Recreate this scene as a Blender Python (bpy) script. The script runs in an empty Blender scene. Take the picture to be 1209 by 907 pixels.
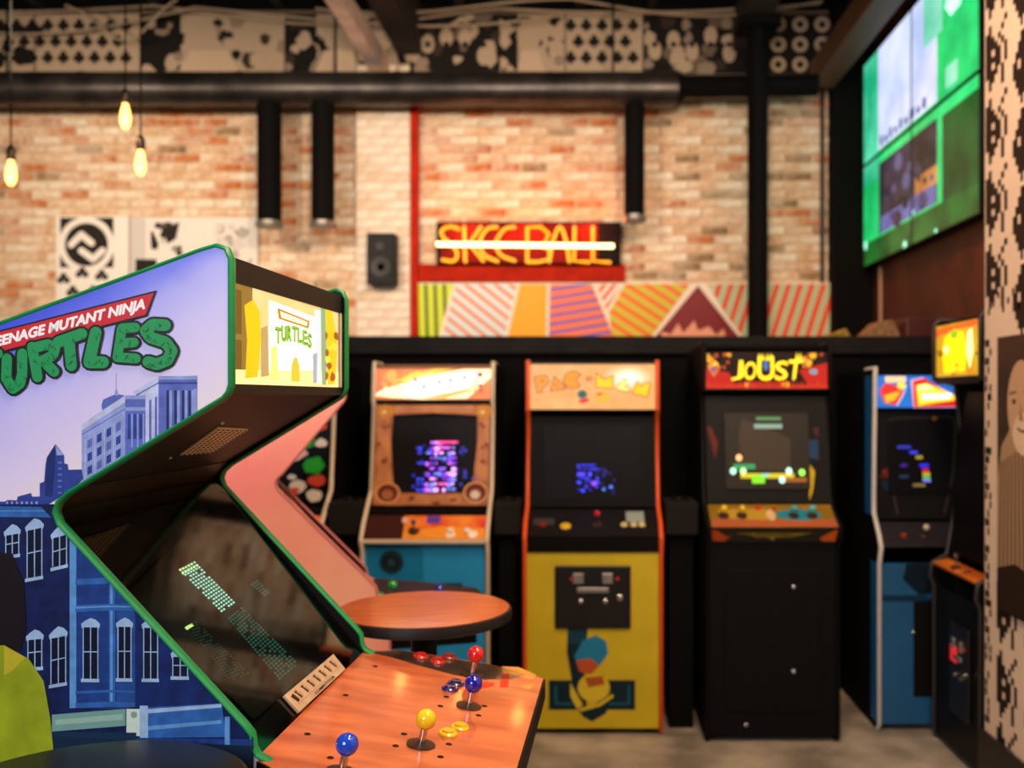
import bpy, math, random
from mathutils import Vector, Matrix
R = random.Random(7)
scene = bpy.context.scene
COL = scene.collection
# ------------------------------------------------------------------ camera
F, CX, CY, EYE = 1150.0, 694.0, 468.0, 1.6      # focal length / principal point in pixels of the 1209x907 frame
cam = bpy.data.cameras.new('camera'); cam_ob = bpy.data.objects.new('camera', cam); COL.objects.link(cam_ob)
cam_ob.location = (0, 0, EYE); cam_ob.rotation_euler = (math.pi / 2, 0, 0)
cam.sensor_width = 36; cam.lens = F / 1209 * 36
cam.shift_x = -(CX - 604.5) / 1209; cam.shift_y = (CY - 453.5) / 1209
cam.dof.use_dof = True; cam.dof.focus_distance = 1.75; cam.dof.aperture_fstop = 2.7
cam.clip_start = 0.05
scene.camera = cam_ob
vs = scene.view_settings
vs.view_transform = 'Standard'; vs.look = 'None'; vs.gamma = 1; vs.use_curve_mapping = False; vs.exposure = 0.0
# ------------------------------------------------------------------ world and room lights
w = bpy.data.worlds.new('world'); scene.world = w; w.use_nodes = True
w.node_tree.nodes['Background'].inputs[0].default_value = (0.10, 0.085, 0.08, 1)
w.node_tree.nodes['Background'].inputs[1].default_value = 0.12

def light(name, kind, loc, target, power, col, size=0.5, size_y=None, spot=None, blend=0.6):
    l = bpy.data.lights.new(name, kind); l.energy = power; l.color = col
    if kind == 'AREA':
        l.size = size
        if size_y: l.shape = 'RECTANGLE'; l.size_y = size_y
    else:
        l.shadow_soft_size = size
    if kind == 'SPOT': l.spot_size = math.radians(spot); l.spot_blend = blend
    o = bpy.data.objects.new(name, l); COL.objects.link(o); o.location = loc
    if target is not None:
        o.rotation_euler = (Vector(target) - Vector(loc)).to_track_quat('-Z', 'Y').to_euler()
    return o
# shop-window daylight behind the photographer, on the left
light('window_daylight', 'AREA', (-1.7, -1.6, 2.7), (-0.7, 1.8, 1.2), 105, (0.90, 0.93, 1.0), 1.6, 1.4)
# ceiling lamps washing the brick wall
for i, (x, p) in enumerate(((-4.6, 350), (-2.7, 350), (-0.9, 290), (0.7, 200), (1.9, 55))):
    light('wall_wash_lamp', 'SPOT', (x, 4.3, 3.45), (x, 8.2, 3.0), p, (1.0, 0.81, 0.62), 0.12, spot=75, blend=0.9)
# warm ceiling lamps over the aisle, and an added fill from the front
light('aisle_lamp', 'AREA', (0.55, 2.6, 4.6), (0.3, 3.2, 0.6), 70, (1.0, 0.66, 0.42), 0.7)
light('front_fill', 'AREA', (0.9, 0.9, 4.3), (-0.2, 3.6, 0.8), 112, (1.0, 0.74, 0.56), 0.8)  # unseen fill, added to brighten the deck, tables and pink cabinet
light('pier_lamp', 'AREA', (0.3, 3.2, 3.9), (1.6, 3.8, 1.5), 26, (1.0, 0.72, 0.52), 0.4)
light('red_lamp', 'SPOT', (1.0, 5.6, 4.4), (2.35, 6.5, 2.2), 150, (1.0, 0.34, 0.14), 0.1, spot=80)
# ------------------------------------------------------------------ materials
def lin(c):
    if isinstance(c, str):
        c = tuple(int(c[i:i + 2], 16) / 255 for i in (0, 2, 4))
    else:
        c = tuple(v / 255 for v in c)
    return tuple((v / 12.92 if v <= 0.04045 else ((v + 0.055) / 1.055) ** 2.4) for v in c) + (1,)

MATS = {}
def mat(name, c, rough=0.6, metal=0.0, var=0.12, scale=30.0, bump=0.0, coat=0.0, c2=None, stretch=None, emit=0.0, spec=0.5):
    """procedural principled material: noise between colour and a second tone"""
    if name in MATS: return MATS[name]
    m = bpy.data.materials.new(name); m.use_nodes = True; MATS[name] = m
    nt = m.node_tree; N, L = nt.nodes, nt.links
    b = N['Principled BSDF']
    tc = N.new('ShaderNodeTexCoord'); no = N.new('ShaderNodeTexNoise'); no.inputs['Scale'].default_value = scale
    no.inputs['Detail'].default_value = 5
    src = tc.outputs['Object']
    if stretch:
        mp = N.new('ShaderNodeMapping'); mp.inputs['Scale'].default_value = stretch
        L.new(src, mp.inputs[0]); src = mp.outputs[0]
    L.new(src, no.inputs['Vector'])
    cr = N.new('ShaderNodeValToRGB'); a = lin(c)
    d = lin(c2) if c2 else tuple(v * (1 - var) for v in a[:3]) + (1,)
    cr.color_ramp.elements[0].position = 0.36; cr.color_ramp.elements[1].position = 0.66
    cr.color_ramp.elements[0].color = d; cr.color_ramp.elements[1].color = a
    L.new(no.outputs['Fac'], cr.inputs[0]); L.new(cr.outputs[0], b.inputs['Base Color'])
    b.inputs['Roughness'].default_value = rough; b.inputs['Metallic'].default_value = metal
    b.inputs['Coat Weight'].default_value = coat; b.inputs['Coat Roughness'].default_value = 0.08
    b.inputs['Specular IOR Level'].default_value = spec
    if emit > .45:
        dm = N.new('ShaderNodeMix'); dm.data_type = 'RGBA'; dm.inputs['Factor'].default_value = .75; dm.inputs['B'].default_value = (.01, .01, .01, 1); L.new(cr.outputs[0], dm.inputs['A']); L.new(dm.outputs['Result'], b.inputs['Base Color'])
    if emit:
        L.new(cr.outputs[0], b.inputs['Emission Color']); b.inputs['Emission Strength'].default_value = emit
    if bump:
        bp = N.new('ShaderNodeBump'); bp.inputs['Strength'].default_value = bump; bp.inputs['Distance'].default_value = 0.01
        L.new(no.outputs['Fac'], bp.inputs['Height']); L.new(bp.outputs[0], b.inputs['Normal'])
    return m

def glow(name, c, s, var=0.1, scale=12.0, c2=None):
    """backlit / self-lit material"""
    if name in MATS: return MATS[name]
    m = mat(name, c, 0.35, var=var, scale=scale, c2=c2, emit=s)
    return m

def flat(c, rough=0.45):
    key = 'print_' + (c if isinstance(c, str) else '%02x%02x%02x' % tuple(c))
    return mat(key, c, rough, var=0.06, scale=60, spec=.2)

def lit(c, s=1.6):
    key = 'lit_' + (c if isinstance(c, str) else '%02x%02x%02x' % tuple(c)) + '_%g' % s
    return glow(key, c, s * .85, var=0.05)

BLACK = mat('black_laminate', '0e0c0c', 0.5, var=0.3, spec=.15)
MATTE = mat('matte_black_paint', '080707', 0.8, var=0.3, spec=.1)
STEEL = mat('chrome_steel', 'c9c6c0', 0.22, 1.0, var=0.1)
# ------------------------------------------------------------------ mesh helpers
def setp(o, label=None, cat=None, group=None, kind=None):
    if label: o['label'] = label
    if cat: o['category'] = cat
    if group: o['group'] = group
    if kind: o['kind'] = kind
    return o

def empty(name, loc, rz=0.0, label=None, cat=None, group=None):
    o = bpy.data.objects.new(name, None); COL.objects.link(o); o.location = loc; o.rotation_euler = (0, 0, rz)
    o.empty_display_size = 0.1
    return setp(o, label, cat, group)

class MB:
    def __init__(s): s.v, s.f, s.m = [], [], []
    def add(s, vs, fs, mi=0):
        n = len(s.v); s.v += [tuple(p) for p in vs]
        for f in fs: s.f.append(tuple(i + n for i in f)); s.m.append(mi)
        return s
    def box(s, lo, hi, mi=0):
        (x0, y0, z0), (x1, y1, z1) = lo, hi
        v = [(x0, y0, z0), (x1, y0, z0), (x1, y1, z0), (x0, y1, z0), (x0, y0, z1), (x1, y0, z1), (x1, y1, z1), (x0, y1, z1)]
        return s.add(v, [(3, 2, 1, 0), (4, 5, 6, 7), (0, 1, 5, 4), (1, 2, 6, 5), (2, 3, 7, 6), (3, 0, 4, 7)], mi)
    def prism(s, poly, fn, d0, d1, mi=0):
        """poly: list of 2D points, fn(a, b, d) -> 3D; extruded d0..d1"""
        n = len(poly)
        v = [fn(a, b, d0) for a, b in poly] + [fn(a, b, d1) for a, b in poly]
        f = [tuple(range(n)), tuple(range(2 * n - 1, n - 1, -1))]
        f += [(i, i + n, (i + 1) % n + n, (i + 1) % n) for i in range(n)]
        return s.add(v, f, mi)
    def slab(s, a, b, c, d, t, mi=0):
        """quad a,b,c,d thickened along its normal by -t"""
        a, b, c, d = map(Vector, (a, b, c, d)); n = (b - a).cross(d - a).normalized() * -t
        v = [a, b, c, d, a + n, b + n, c + n, d + n]
        return s.add(v, [(0, 1, 2, 3), (7, 6, 5, 4), (0, 4, 5, 1), (1, 5, 6, 2), (2, 6, 7, 3), (3, 7, 4, 0)], mi)
    def tube(s, path, r, n=8, closed=False, mi=0, cap=True):
        P = [Vector(p) for p in path]; k = len(P); rings = []
        prev = None
        for i in range(k):
            if closed: t = P[(i + 1) % k] - P[i - 1]
            else: t = P[min(i + 1, k - 1)] - P[max(i - 1, 0)]
            t.normalize()
            if prev is None:
                ref = Vector((0, 0, 1)) if abs(t.z) < 0.9 else Vector((1, 0, 0))
                prev = (ref - t * ref.dot(t)).normalized()
            prev = (prev - t * prev.dot(t)).normalized(); bi = t.cross(prev)
            rr = r[i] if isinstance(r, (list, tuple)) else r
            rings.append([P[i] + (prev * math.cos(2 * math.pi * j / n) + bi * math.sin(2 * math.pi * j / n)) * rr for j in range(n)])
        v = [p for q in rings for p in q]; f = []
        for i in range(k if closed else k - 1):
            a, b = i * n, ((i + 1) % k) * n
            f += [(a + j, a + (j + 1) % n, b + (j + 1) % n, b + j) for j in range(n)]
        if cap and not closed:
            f += [tuple(range(n - 1, -1, -1)), tuple(range((k - 1) * n, k * n))]
        return s.add(v, f, mi)
    def ribbon(s, path, ym, hw, ht, n=10):
        """rounded edge strip along a path lying in the plane y = ym: half width hw across, half thickness ht"""
        k = len(s.v); s.tube(path, ht, n)
        s.v[k:] = [(x, ym + (y - ym) * hw / ht, z) for x, y, z in s.v[k:]]
        return s
    def lathe(s, prof, c=(0, 0, 0), n=24, ax='z', mi=0, M=None):
        """prof: (radius, height) from bottom to top"""
        v, f = [], []
        for r, h in prof:
            for j in range(n):
                a = 2 * math.pi * j / n; p = Vector((r * math.cos(a), r * math.sin(a), h))
                if ax == 'y': p = Vector((p.x, -p.z, p.y))
                if ax == 'x': p = Vector((p.z, p.x, p.y))
                if M is not None: p = M @ p
                v.append(p + Vector(c))
        k = len(prof)
        for i in range(k - 1):
            f += [(i * n + j, i * n + (j + 1) % n, (i + 1) * n + (j + 1) % n, (i + 1) * n + j) for j in range(n)]
        f += [tuple(range(n - 1, -1, -1)), tuple(range((k - 1) * n, k * n))]
        return s.add(v, f, mi)
    def build(s, name, mats, parent=None, loc=None, smooth=None, bevel=0.0, rz=0.0):
        me = bpy.data.meshes.new(name); me.from_pydata(s.v, [], s.f)
        for m in (mats if isinstance(mats, (list, tuple)) else [mats]): me.materials.append(m)
        if any(s.m): me.polygons.foreach_set('material_index', s.m)
        if smooth is not None:
            me.polygons.foreach_set('use_smooth', [True] * len(me.polygons)); me.set_sharp_from_angle(angle=math.radians(smooth))
        me.update()
        o = bpy.data.objects.new(name, me); COL.objects.link(o)
        if parent: o.parent = parent
        if loc: o.location = loc
        if rz: o.rotation_euler = (0, 0, rz)
        if bevel:
            b = o.modifiers.new('bevel', 'BEVEL'); b.width = bevel; b.segments = 2; b.limit_method = 'ANGLE'
        return o

def box(name, lo, hi, m, parent=None, bevel=0.0):
    return MB().box(lo, hi).build(name, m, parent, bevel=bevel)

def sph(r, n=8):
    return [(max(r * math.sin(math.pi * i / n), 1e-4), -r * math.cos(math.pi * i / n)) for i in range(n + 1)]

def P(px, py, Y): return Vector(((px - CX) * Y / F, Y, EYE - (py - CY) * Y / F))

_T = {}
def text_mesh(s, off=0.0):
    if (s, off) in _T: return _T[(s, off)]
    cu = bpy.data.curves.new('t', 'FONT'); cu.body = s; cu.offset = off; cu.resolution_u = 3
    ob = bpy.data.objects.new('t', cu); COL.objects.link(ob)
    dg = bpy.context.evaluated_depsgraph_get(); ev = ob.evaluated_get(dg); me = ev.to_mesh()
    v = [(p.co.x, p.co.y) for p in me.vertices]; f = [tuple(q.vertices) for q in me.polygons]
    ev.to_mesh_clear(); bpy.data.objects.remove(ob); bpy.data.curves.remove(cu)
    xs = [p[0] for p in v]; ys = [p[1] for p in v]
    x0, x1, y0, y1 = min(xs), max(xs), min(ys), max(ys)
    out = ([((a - x0) / (x1 - x0), (b - y0) / (y1 - y0)) for a, b in v], f)
    _T[(s, off)] = out
    return out

class Art:
    """flat print on a real surface: polygons in a design box mapped linearly onto a panel (design y runs down)"""
    def __init__(s, O, U, V, box, eps=0.00002, lift=0.0004):
        s.O, s.U, s.V = Vector(O), Vector(U), Vector(V); s.N = s.U.cross(s.V).normalized()
        s.b = box; s.mb = MB(); s.mats = []; s.k = 0; s.eps = eps; s.lift = lift; s.clip = None
    def pt(s, x, y):
        x0, y0, x1, y1 = s.b
        return s.O + s.U * ((x - x0) / (x1 - x0)) + s.V * ((y1 - y) / (y1 - y0)) + s.N * (s.lift + s.k * s.eps)
    def mi(s, m):
        if m not in s.mats: s.mats.append(m)
        return s.mats.index(m)
    def layer(s): s.k += 1
    def poly(s, pts, m, same=False):
        if s.clip:
            for (a, b) in s.clip:                   # keep the left side of a->b (design coordinates, y down)
                out = []
                for i in range(len(pts)):
                    p, q = pts[i], pts[(i + 1) % len(pts)]
                    dp = (b[0] - a[0]) * (p[1] - a[1]) - (b[1] - a[1]) * (p[0] - a[0])
                    dq = (b[0] - a[0]) * (q[1] - a[1]) - (b[1] - a[1]) * (q[0] - a[0])
                    if dp <= 0: out.append(p)
                    if dp * dq < 0:
                        t = dp / (dp - dq); out.append((p[0] + t * (q[0] - p[0]), p[1] + t * (q[1] - p[1])))
                pts = out
                if len(pts) < 3: return s
        area = sum(pts[i - 1][0] * pts[i][1] - pts[i][0] * pts[i - 1][1] for i in range(len(pts)))
        if area > 0: pts = pts[::-1]
        if not same: s.layer()
        s.mb.add([s.pt(*p) for p in pts], [tuple(range(len(pts)))], s.mi(m)); return s
    def rect(s, x0, y0, x1, y1, m, same=False): return s.poly([(x0, y0), (x1, y0), (x1, y1), (x0, y1)], m, same)
    def disc(s, x, y, r, m, ry=None, n=16, same=False, a0=0, a1=360):
        ry = ry or r; full = (a1 - a0) >= 360
        pts = [(x + r * math.cos(math.radians(a0 + (a1 - a0) * i / n)), y + ry * math.sin(math.radians(a0 + (a1 - a0) * i / n))) for i in range(n if full else n + 1)]
        if not full: pts.append((x, y))
        return s.poly(pts, m, same)
    def line(s, pts, wd, m, same=False, caps=True):
        """stroke with round joints"""
        if not same: s.layer()
        for i in range(len(pts) - 1):
            (x0, y0), (x1, y1) = pts[i], pts[i + 1]; d = math.hypot(x1 - x0, y1 - y0) or 1e-6
            ax, ay = -(y1 - y0) / d * wd / 2, (x1 - x0) / d * wd / 2
            s.poly([(x0 + ax, y0 + ay), (x1 + ax, y1 + ay), (x1 - ax, y1 - ay), (x0 - ax, y0 - ay)], m, False)
            s.k -= 1; s.k += 0.03
        if caps:
            for p in pts: s.disc(p[0], p[1], wd / 2, m, n=10, same=True); s.k += 0.03
        return s
    def text(s, st, quad, m, off=0.0):
        """quad: bottom-left, bottom-right, top-right, top-left in design coordinates"""
        s.layer(); v, f = text_mesh(st, off); a, b, c, d = [Vector((p[0], p[1])) for p in quad]; o = []
        for x, y in v:
            p = (a * (1 - x) + b * x) * (1 - y) + (d * (1 - x) + c * x) * y; o.append(s.pt(p.x, p.y))
        s.mb.add(o, f, s.mi(m)); return s
    def blobs(s, x0, y0, x1, y1, n, cols, r0, r1, rng):
        for _ in range(n):
            x, y, r = rng.uniform(x0, x1), rng.uniform(y0, y1), rng.uniform(r0, r1)
            k = rng.randint(5, 9); ph = rng.random() * 6.28
            pts = [(min(max(x + r * rng.uniform(.6, 1.2) * math.cos(ph + 6.283 * i / k), x0), x1), min(max(y + r * rng.uniform(.6, 1.2) * math.sin(ph + 6.283 * i / k), y0), y1)) for i in range(k)]
            s.poly(pts, rng.choice(cols))
        return s
    def build(s, name, parent): return s.mb.build(name, s.mats, parent)
# ================================================================== structure
WY, WX = 8.2, 2.35                       # brick wall plane, right wall plane
CEIL = 4.95
def struct(o, label=None): return setp(o, label, None, None, 'structure')
concrete = mat('worn_concrete', 'a89c88', 0.55, scale=3.5, c2='6f675a', bump=0.15)
struct(box('floor', (-7, -3, -0.1), (4, 9, 0), concrete))
struct(box('ceiling', (-7, -3, CEIL), (4, 9, CEIL + 0.1), mat('black_ceiling', '0b0a0a', 0.9)))
mortar = mat('pale_mortar', 'dcc9ae', 0.9, scale=9, c2='c0a688', bump=0.3)
wall_back = struct(box('wall_back', (-7, WY, 0), (4, WY + 0.2, CEIL), mortar))
struct(box('wall_dark_sheet', (-7, WY - 0.065, P(0, 90, WY).z), (2.02, WY, CEIL), MATTE), 'black band added over the top of the brick wall')  # added black sheet; keeps the lit wall above the frieze dark
wall_right = struct(box('wall_right', (WX, 3.9, 0), (WX + 0.15, WY, CEIL), mat('brown_red_plaster', '5a2a1c', 0.6, scale=4, c2='3d1b13')))
struct(box('wall_left', (-7.1, -3, 0), (-7, 9, CEIL), mat('dim_plaster', '6b5d52', 0.8)))
struct(box('wall_front', (-7, -3.1, 0), (4, -3, CEIL), mat('dim_plaster', '6b5d52', 0.8)))
# --- bricks
def brick_mat(name, c, c2, wash=.5):
    m = mat(name, c, 0.85, scale=16, c2=c2, bump=.5); N, K = m.node_tree.nodes, m.node_tree.links
    ge = N.new('ShaderNodeNewGeometry'); no = N.new('ShaderNodeTexNoise'); no.inputs['Scale'].default_value = 2.6; no.inputs['Detail'].default_value = 7; no.inputs['Roughness'].default_value = .7
    K.new(ge.outputs['Position'], no.inputs['Vector'])
    mr = N.new('ShaderNodeMapRange'); mr.inputs[1].default_value = .46; mr.inputs[2].default_value = .60; mr.inputs[4].default_value = wash * .8; K.new(no.outputs['Fac'], mr.inputs[0])
    mx = N.new('ShaderNodeMix'); mx.data_type = 'RGBA'; mx.inputs['B'].default_value = lin('ead9c2'); K.new(mr.outputs[0], mx.inputs['Factor'])
    cr = [n for n in N if n.type == 'VALTORGB'][0]; K.new(cr.outputs[0], mx.inputs['A']); K.new(mx.outputs['Result'], N['Principled BSDF'].inputs['Base Color'])
    return m
BR = [brick_mat('brick_white', 'efe2cc', 'd8bc9a'), brick_mat('brick_pale', 'e2c4a0', 'c8966a'), brick_mat('brick_tan', 'd2a074', 'e6ceb0'),
      brick_mat('brick_orange', 'b85c26', 'cc8a54', .55), brick_mat('brick_red', 'ae5c38', 'd8b494', .55), brick_mat('brick_brown', '80603e', 'b08a60', .45)]
WHITE_BR = [mat('brick_painted_white', 'efe3d3', 0.8, scale=9, c2='ddc4ab', bump=.4), mat('brick_painted_cream', 'e3d0b8', 0.8, scale=12, c2='cfae8e', bump=.4)]
BL, BH, JT = 0.222, 0.064, 0.012
def brick_mesh(L, d=0.014):
    b = MB(); c = 0.005
    x, z = L / 2, BH / 2
    v = [(-x, 0, -z), (x, 0, -z), (x, 0, z), (-x, 0, z), (-x + c, -d, -z + c), (x - c, -d, -z + c), (x - c, -d, z - c), (-x + c, -d, z - c)]
    return b.add(v, [(4, 5, 6, 7), (0, 1, 5, 4), (1, 2, 6, 5), (2, 3, 7, 6), (3, 0, 4, 7)])
_bm = {}
def brick_obj(x, z, L, mi, parent, y, mats=BR):
    key = (round(L, 3), mi, mats is BR)
    if key not in _bm:
        b = brick_mesh(L); me = bpy.data.meshes.new('brick'); me.from_pydata(b.v, [], b.f); me.materials.append(mats[mi]); _bm[key] = me
    o = bpy.data.objects.new('brick', _bm[key]); COL.objects.link(o); o.location = (x, y, z); o.parent = parent
rb = random.Random(11)
def pick(x, z):
    n = math.sin(x * 1.9 + 1.0) * math.cos(z * 2.3) + 0.6 * math.sin(x * 4.3 + z * 3.1)
    wts = [2.8 + n, 2.8, 2.4, 2.0 - 0.6 * n, 1.2, 0.35]
    if x > 0.4: wts = [2.2, 2.2, 1.8, 0.9, 0.6, 1.2 + max(0, x - 0.8) * 1.6]
    return rb.choices(range(6), [max(t, 0.1) for t in wts])[0]
cells = []
course = 0; z = 1.55
while z < 4.4:
    x = -5.6 + (course % 2) * (BL + JT) / 2
    while x < 2.05:
        L = BL if rb.random() > 0.12 else BL - 0.02
        pxx = CX + x * F / WY
        if not (-1.93 < x < -1.47):
            cells.append((x, z, L, pick(x, z)))
        x += BL + JT
    course += 1; z += BH + JT
def brick_rank(c):
    x, z = c[0], c[1]; px, py = CX + x * F / WY, CY - (z - EYE) * F / WY
    if px < 0 or px > 985 or py < 130 or py > 330: return 1e6
    hid = (px < 305 and py > 250) or (505 < px < 735 and 255 < py) or px > 985
    return (1e5 if hid else 0) + abs(px - 640) * 0.5 + abs(py - 220)
cells.sort(key=brick_rank)
for c in cells[:300]: brick_obj(c[0], c[1], c[2], c[3], wall_back, WY)
far = MB()
for (x, z, L, k) in cells[300:]:
    b = brick_mesh(L); far.add([(p[0] + x, p[1] + WY, p[2] + z) for p in b.v], b.f, k)
setp(far.build('brick_field', BR, wall_back), kind='stuff')
# white painted brick pilaster beside the red trim
pil = struct(box('wall_pilaster', (-1.93, WY - 0.09, 0), (-1.475, WY, 4.4), mat('white_mortar', 'd8c8b4', 0.9, bump=.3)), 'white painted brick pilaster left of the neon sign')
z = 1.9; course = 0
while z < 4.35:
    for (x, L) in ([(-1.815, 0.222), (-1.585, 0.214)] if course % 2 else [(-1.875, 0.105), (-1.702, 0.222), (-1.53, 0.105)]):
        brick_obj(x, z, L, rb.choice([0, 0, 0, 1]), pil, WY - 0.09, WHITE_BR)
    z += BH + JT; course += 1
redp = mat('red_orange_paint', 'b82408', 0.7, scale=8, c2='9a1c06', spec=.1)
struct(box('trim_1', (-1.475, WY - 0.11, 0), (-1.415, WY, 4.3), redp, bevel=.004), 'red painted vertical trim beside the neon sign')
a, b = P(495, 334, WY), P(738, 313, WY)
struct(box('trim_2', (a.x, WY - 0.07, a.z), (b.x, WY, b.z), redp, bevel=.004), 'red painted ledge under the neon sign')
# black corner pilaster, black partition the cabinets stand against, wallpapered pier
struct(box('wall_corner', (2.02, 8.0, 0), (WX, WY, CEIL), MATTE))
struct(box('wall_conduit', (1.95, WY - 0.04, 1.5), (1.985, WY, 4.3), mat('dark_conduit', '3a2c20', 0.6)))
part = struct(box('wall_partition', (-4.2, 5.45, 0), (WX, 5.95, 1.835), MATTE), 'black partition behind the row of cabinets')
box('ledge_cap', (-4.2, 5.42, 1.835), (WX, 5.97, 1.935), mat('worn_black_ledge', '1c1816', 0.6, scale=6, c2='100e0d', spec=.15), part, bevel=.006)
PX = 1.61
pier = struct(box('wall_pier', (PX, 0.5, 0), (WX + 0.15, 3.95, CEIL), mat('cream_wallpaper', 'e9cdb2', 0.75, var=.06, scale=5)), 'pier papered with black pixel shapes')
struct(box('baseboard_right', (PX - 0.02, 0.5, 0), (PX, 3.97, 0.25), mat('dark_baseboard', '1c1512', 0.5), bevel=.004))
# wallpaper print: generic pixel clusters, faces -X.  design box: u = depth from far edge (toward camera), v = height
ap = Art((PX, 3.95, 0), (0, -1.2, 0), (0, 0, CEIL), (0, CEIL, 1.2, 0)); ap.b = (0, 0, 1.2, CEIL)
ink = flat('2a1c14', .7)
def Y_of(px): return PX * F / (px - CX)
rp = random.Random(5)
def pixels(u, z, cell, rows, ch_=.0255):
    for j, row in enumerate(rows):
        for i, ch in enumerate(row):
            if ch == '#': ap.rect(u + i * cell, CEIL - (z - j * ch_), u + (i + 1) * cell + .0005, CEIL - (z - (j + 1) * ch_), ink, True)
ap.layer()
SH = [".#....#", "##...#.", "###.#..", "####.#.", "##.##.#", "#####.#", "##.##.#", "####.#.", ".##..#.", ".#...#."]
SH2 = ["...##.....", "..####..#.", ".######..#", "##.####.#.", "########..", ".#####.#..", "..###...#.", "...#..#..."]
for k, zz in enumerate((3.37, 3.08, 2.79, 2.50, 2.21)):
    pixels(0.010, zz, 0.029, SH, .0262)
    for c_ in range(11): pixels(0.26 + c_ * .28, zz - 0.12 * (1 - c_ % 2), 0.022, SH2, .034)
for zz in (0.90, 0.61, 0.33): pixels(0.115, zz, 0.026, SH, .0262); [pixels(0.36 + c_ * .28, zz - 0.1 * (1 - c_ % 2), 0.022, SH2) for c_ in range(10)]
for j in range(46):                       # ragged pixel border at the far edge
    zz = 1.9 - j * 0.036
    for i in range(3):
        if rp.random() < (0.55 if i < 2 else 0.18): ap.rect(0.006 + i * .02, CEIL - zz, 0.006 + (i + 1) * .02, CEIL - zz + .03, ink, True)
for k in range(7): ap.rect(0.03 + k * .045, CEIL - 1.95 - .03 * (k % 3), 0.05 + k * .045, CEIL - 1.925 - .03 * (k % 3), ink, True)
ap.poly([(0.27, 0), (0.5, 0), (0.5, CEIL - 3.0), (0.33, CEIL - 3.15)], ink)
setp(ap.build('wallpaper_print', pier), kind='stuff')
# sepia photo mural on the pier
mu = empty('photo_mural', (PX - 0.004, 3.81, 1.3), 0, 'sepia photo mural of a bald man in a striped shirt on the papered pier', 'mural')
MB().box((-0.004, -0.6, -0.53), (0.002, 0, 0.53)).build('print_board', mat('sepia_dark', '4a2f1c', .7, scale=4, c2='2c1a0f'), mu)
am = Art((-0.004, 0, -0.53), (0, -0.6, 0), (0, 0, 1.06), (0, 0, 600, 1060))
skin, shirt, pale = flat('c79e7b', .7), flat('b08c6b', .7), flat('e2c3a4', .7)
am.poly([(0, 1060), (0, 560), (40, 420), (120, 350), (330, 330), (460, 430), (520, 700), (540, 1060)], shirt)
for i in range(13): am.line([(10 + i * 38, 1050), (40 + i * 30, 420 + (abs(i - 6) * 10))], 13, flat('5d432d', .7), caps=False)
am.disc(210, 260, 118, skin, 165, 24); am.disc(235, 370, 95, pale, 80, 20)
am.disc(150, 250, 17, flat('4a2f1c', .7), 10); am.disc(270, 250, 17, flat('4a2f1c', .7), 10); am.poly([(205, 250), (190, 320), (230, 322)], flat('a37b5a', .7))
am.line([(180, 350), (225, 362), (270, 348)], 9, flat('5d3722', .7)); am.line([(115, 220), (165, 214)], 10, flat('7a5a40', .7)); am.line([(240, 214), (300, 222)], 10, flat('7a5a40', .7))
am.poly([(0, 1060), (0, 900), (160, 860), (420, 900), (540, 960), (540, 1060)], flat('2c1a0f', .7))
am.build('print', mu)
# --- ceiling joists, beams
joist = mat('dark_timber', '1d1713', 0.8, scale=5, stretch=(12, 1, 12))
for i, x in enumerate((-4.6, -3.6, -2.6, -1.1, -0.1, 0.5)):
    struct(box('ceiling_joist', (x, 3, CEIL - 0.11), (x + .07, WY, CEIL), joist))
def bar(name, p, q, w, h, m, label=None):
    p, q = Vector(p), Vector(q); t = (q - p).normalized(); s = t.cross(Vector((0, 0, 1))).normalized() * w / 2; u = Vector((0, 0, h / 2))
    v = [p - s - u, p + s - u, p + s + u, p - s + u, q - s - u, q + s - u, q + s + u, q - s + u]
    return struct(MB().add(v, [(3, 2, 1, 0), (4, 5, 6, 7), (0, 1, 5, 4), (1, 2, 6, 5), (2, 3, 7, 6), (3, 0, 4, 7)]).build(name, m, bevel=.006), label)
s0 = P(446, 72, 7.9)
bar('ceiling_beam_pale', (s0.x, 4.2, s0.z), (s0.x, 8.14, s0.z), .11, .16, mat('pale_steel', 'e4d0c6', .4, scale=6, c2='c4afa4'), 'pale steel ceiling beam running toward the brick wall')
bar('ceiling_beam_dark', (s0.x + .22, 4.2, s0.z + .32), (s0.x + .22, 8.14, s0.z + .32), .2, .4, joist, 'dark timber beam beside the pale ceiling beam')  # dark timber, set above and beside the pale beam
s1 = P(965, 85, 7.9)
bar('ceiling_beam_brown', (s1.x + .06, 3.97, s1.z), (s1.x + .06, 8.0, s1.z), .2, .2, mat('brown_beam', '5a3d2c', .5, scale=5), 'brown beam above the right wall')
bar('ceiling_beam_post', (1.30, 4.2, 4.62), (1.30, 8.14, 4.62), .2, .3, joist, 'black beam resting on the steel post')
# steel post
po = empty('steel_post', (1.30, 7.45, 0), 0, 'black round steel post in front of the striped mural', 'post')
MB().lathe([(.078, 0), (.078, 4.4)], n=24).build('shaft', MATTE, po, smooth=40)
box('cap_plate', (-.15, -.15, 4.4), (.15, .15, 4.47), MATTE, po)
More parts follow.
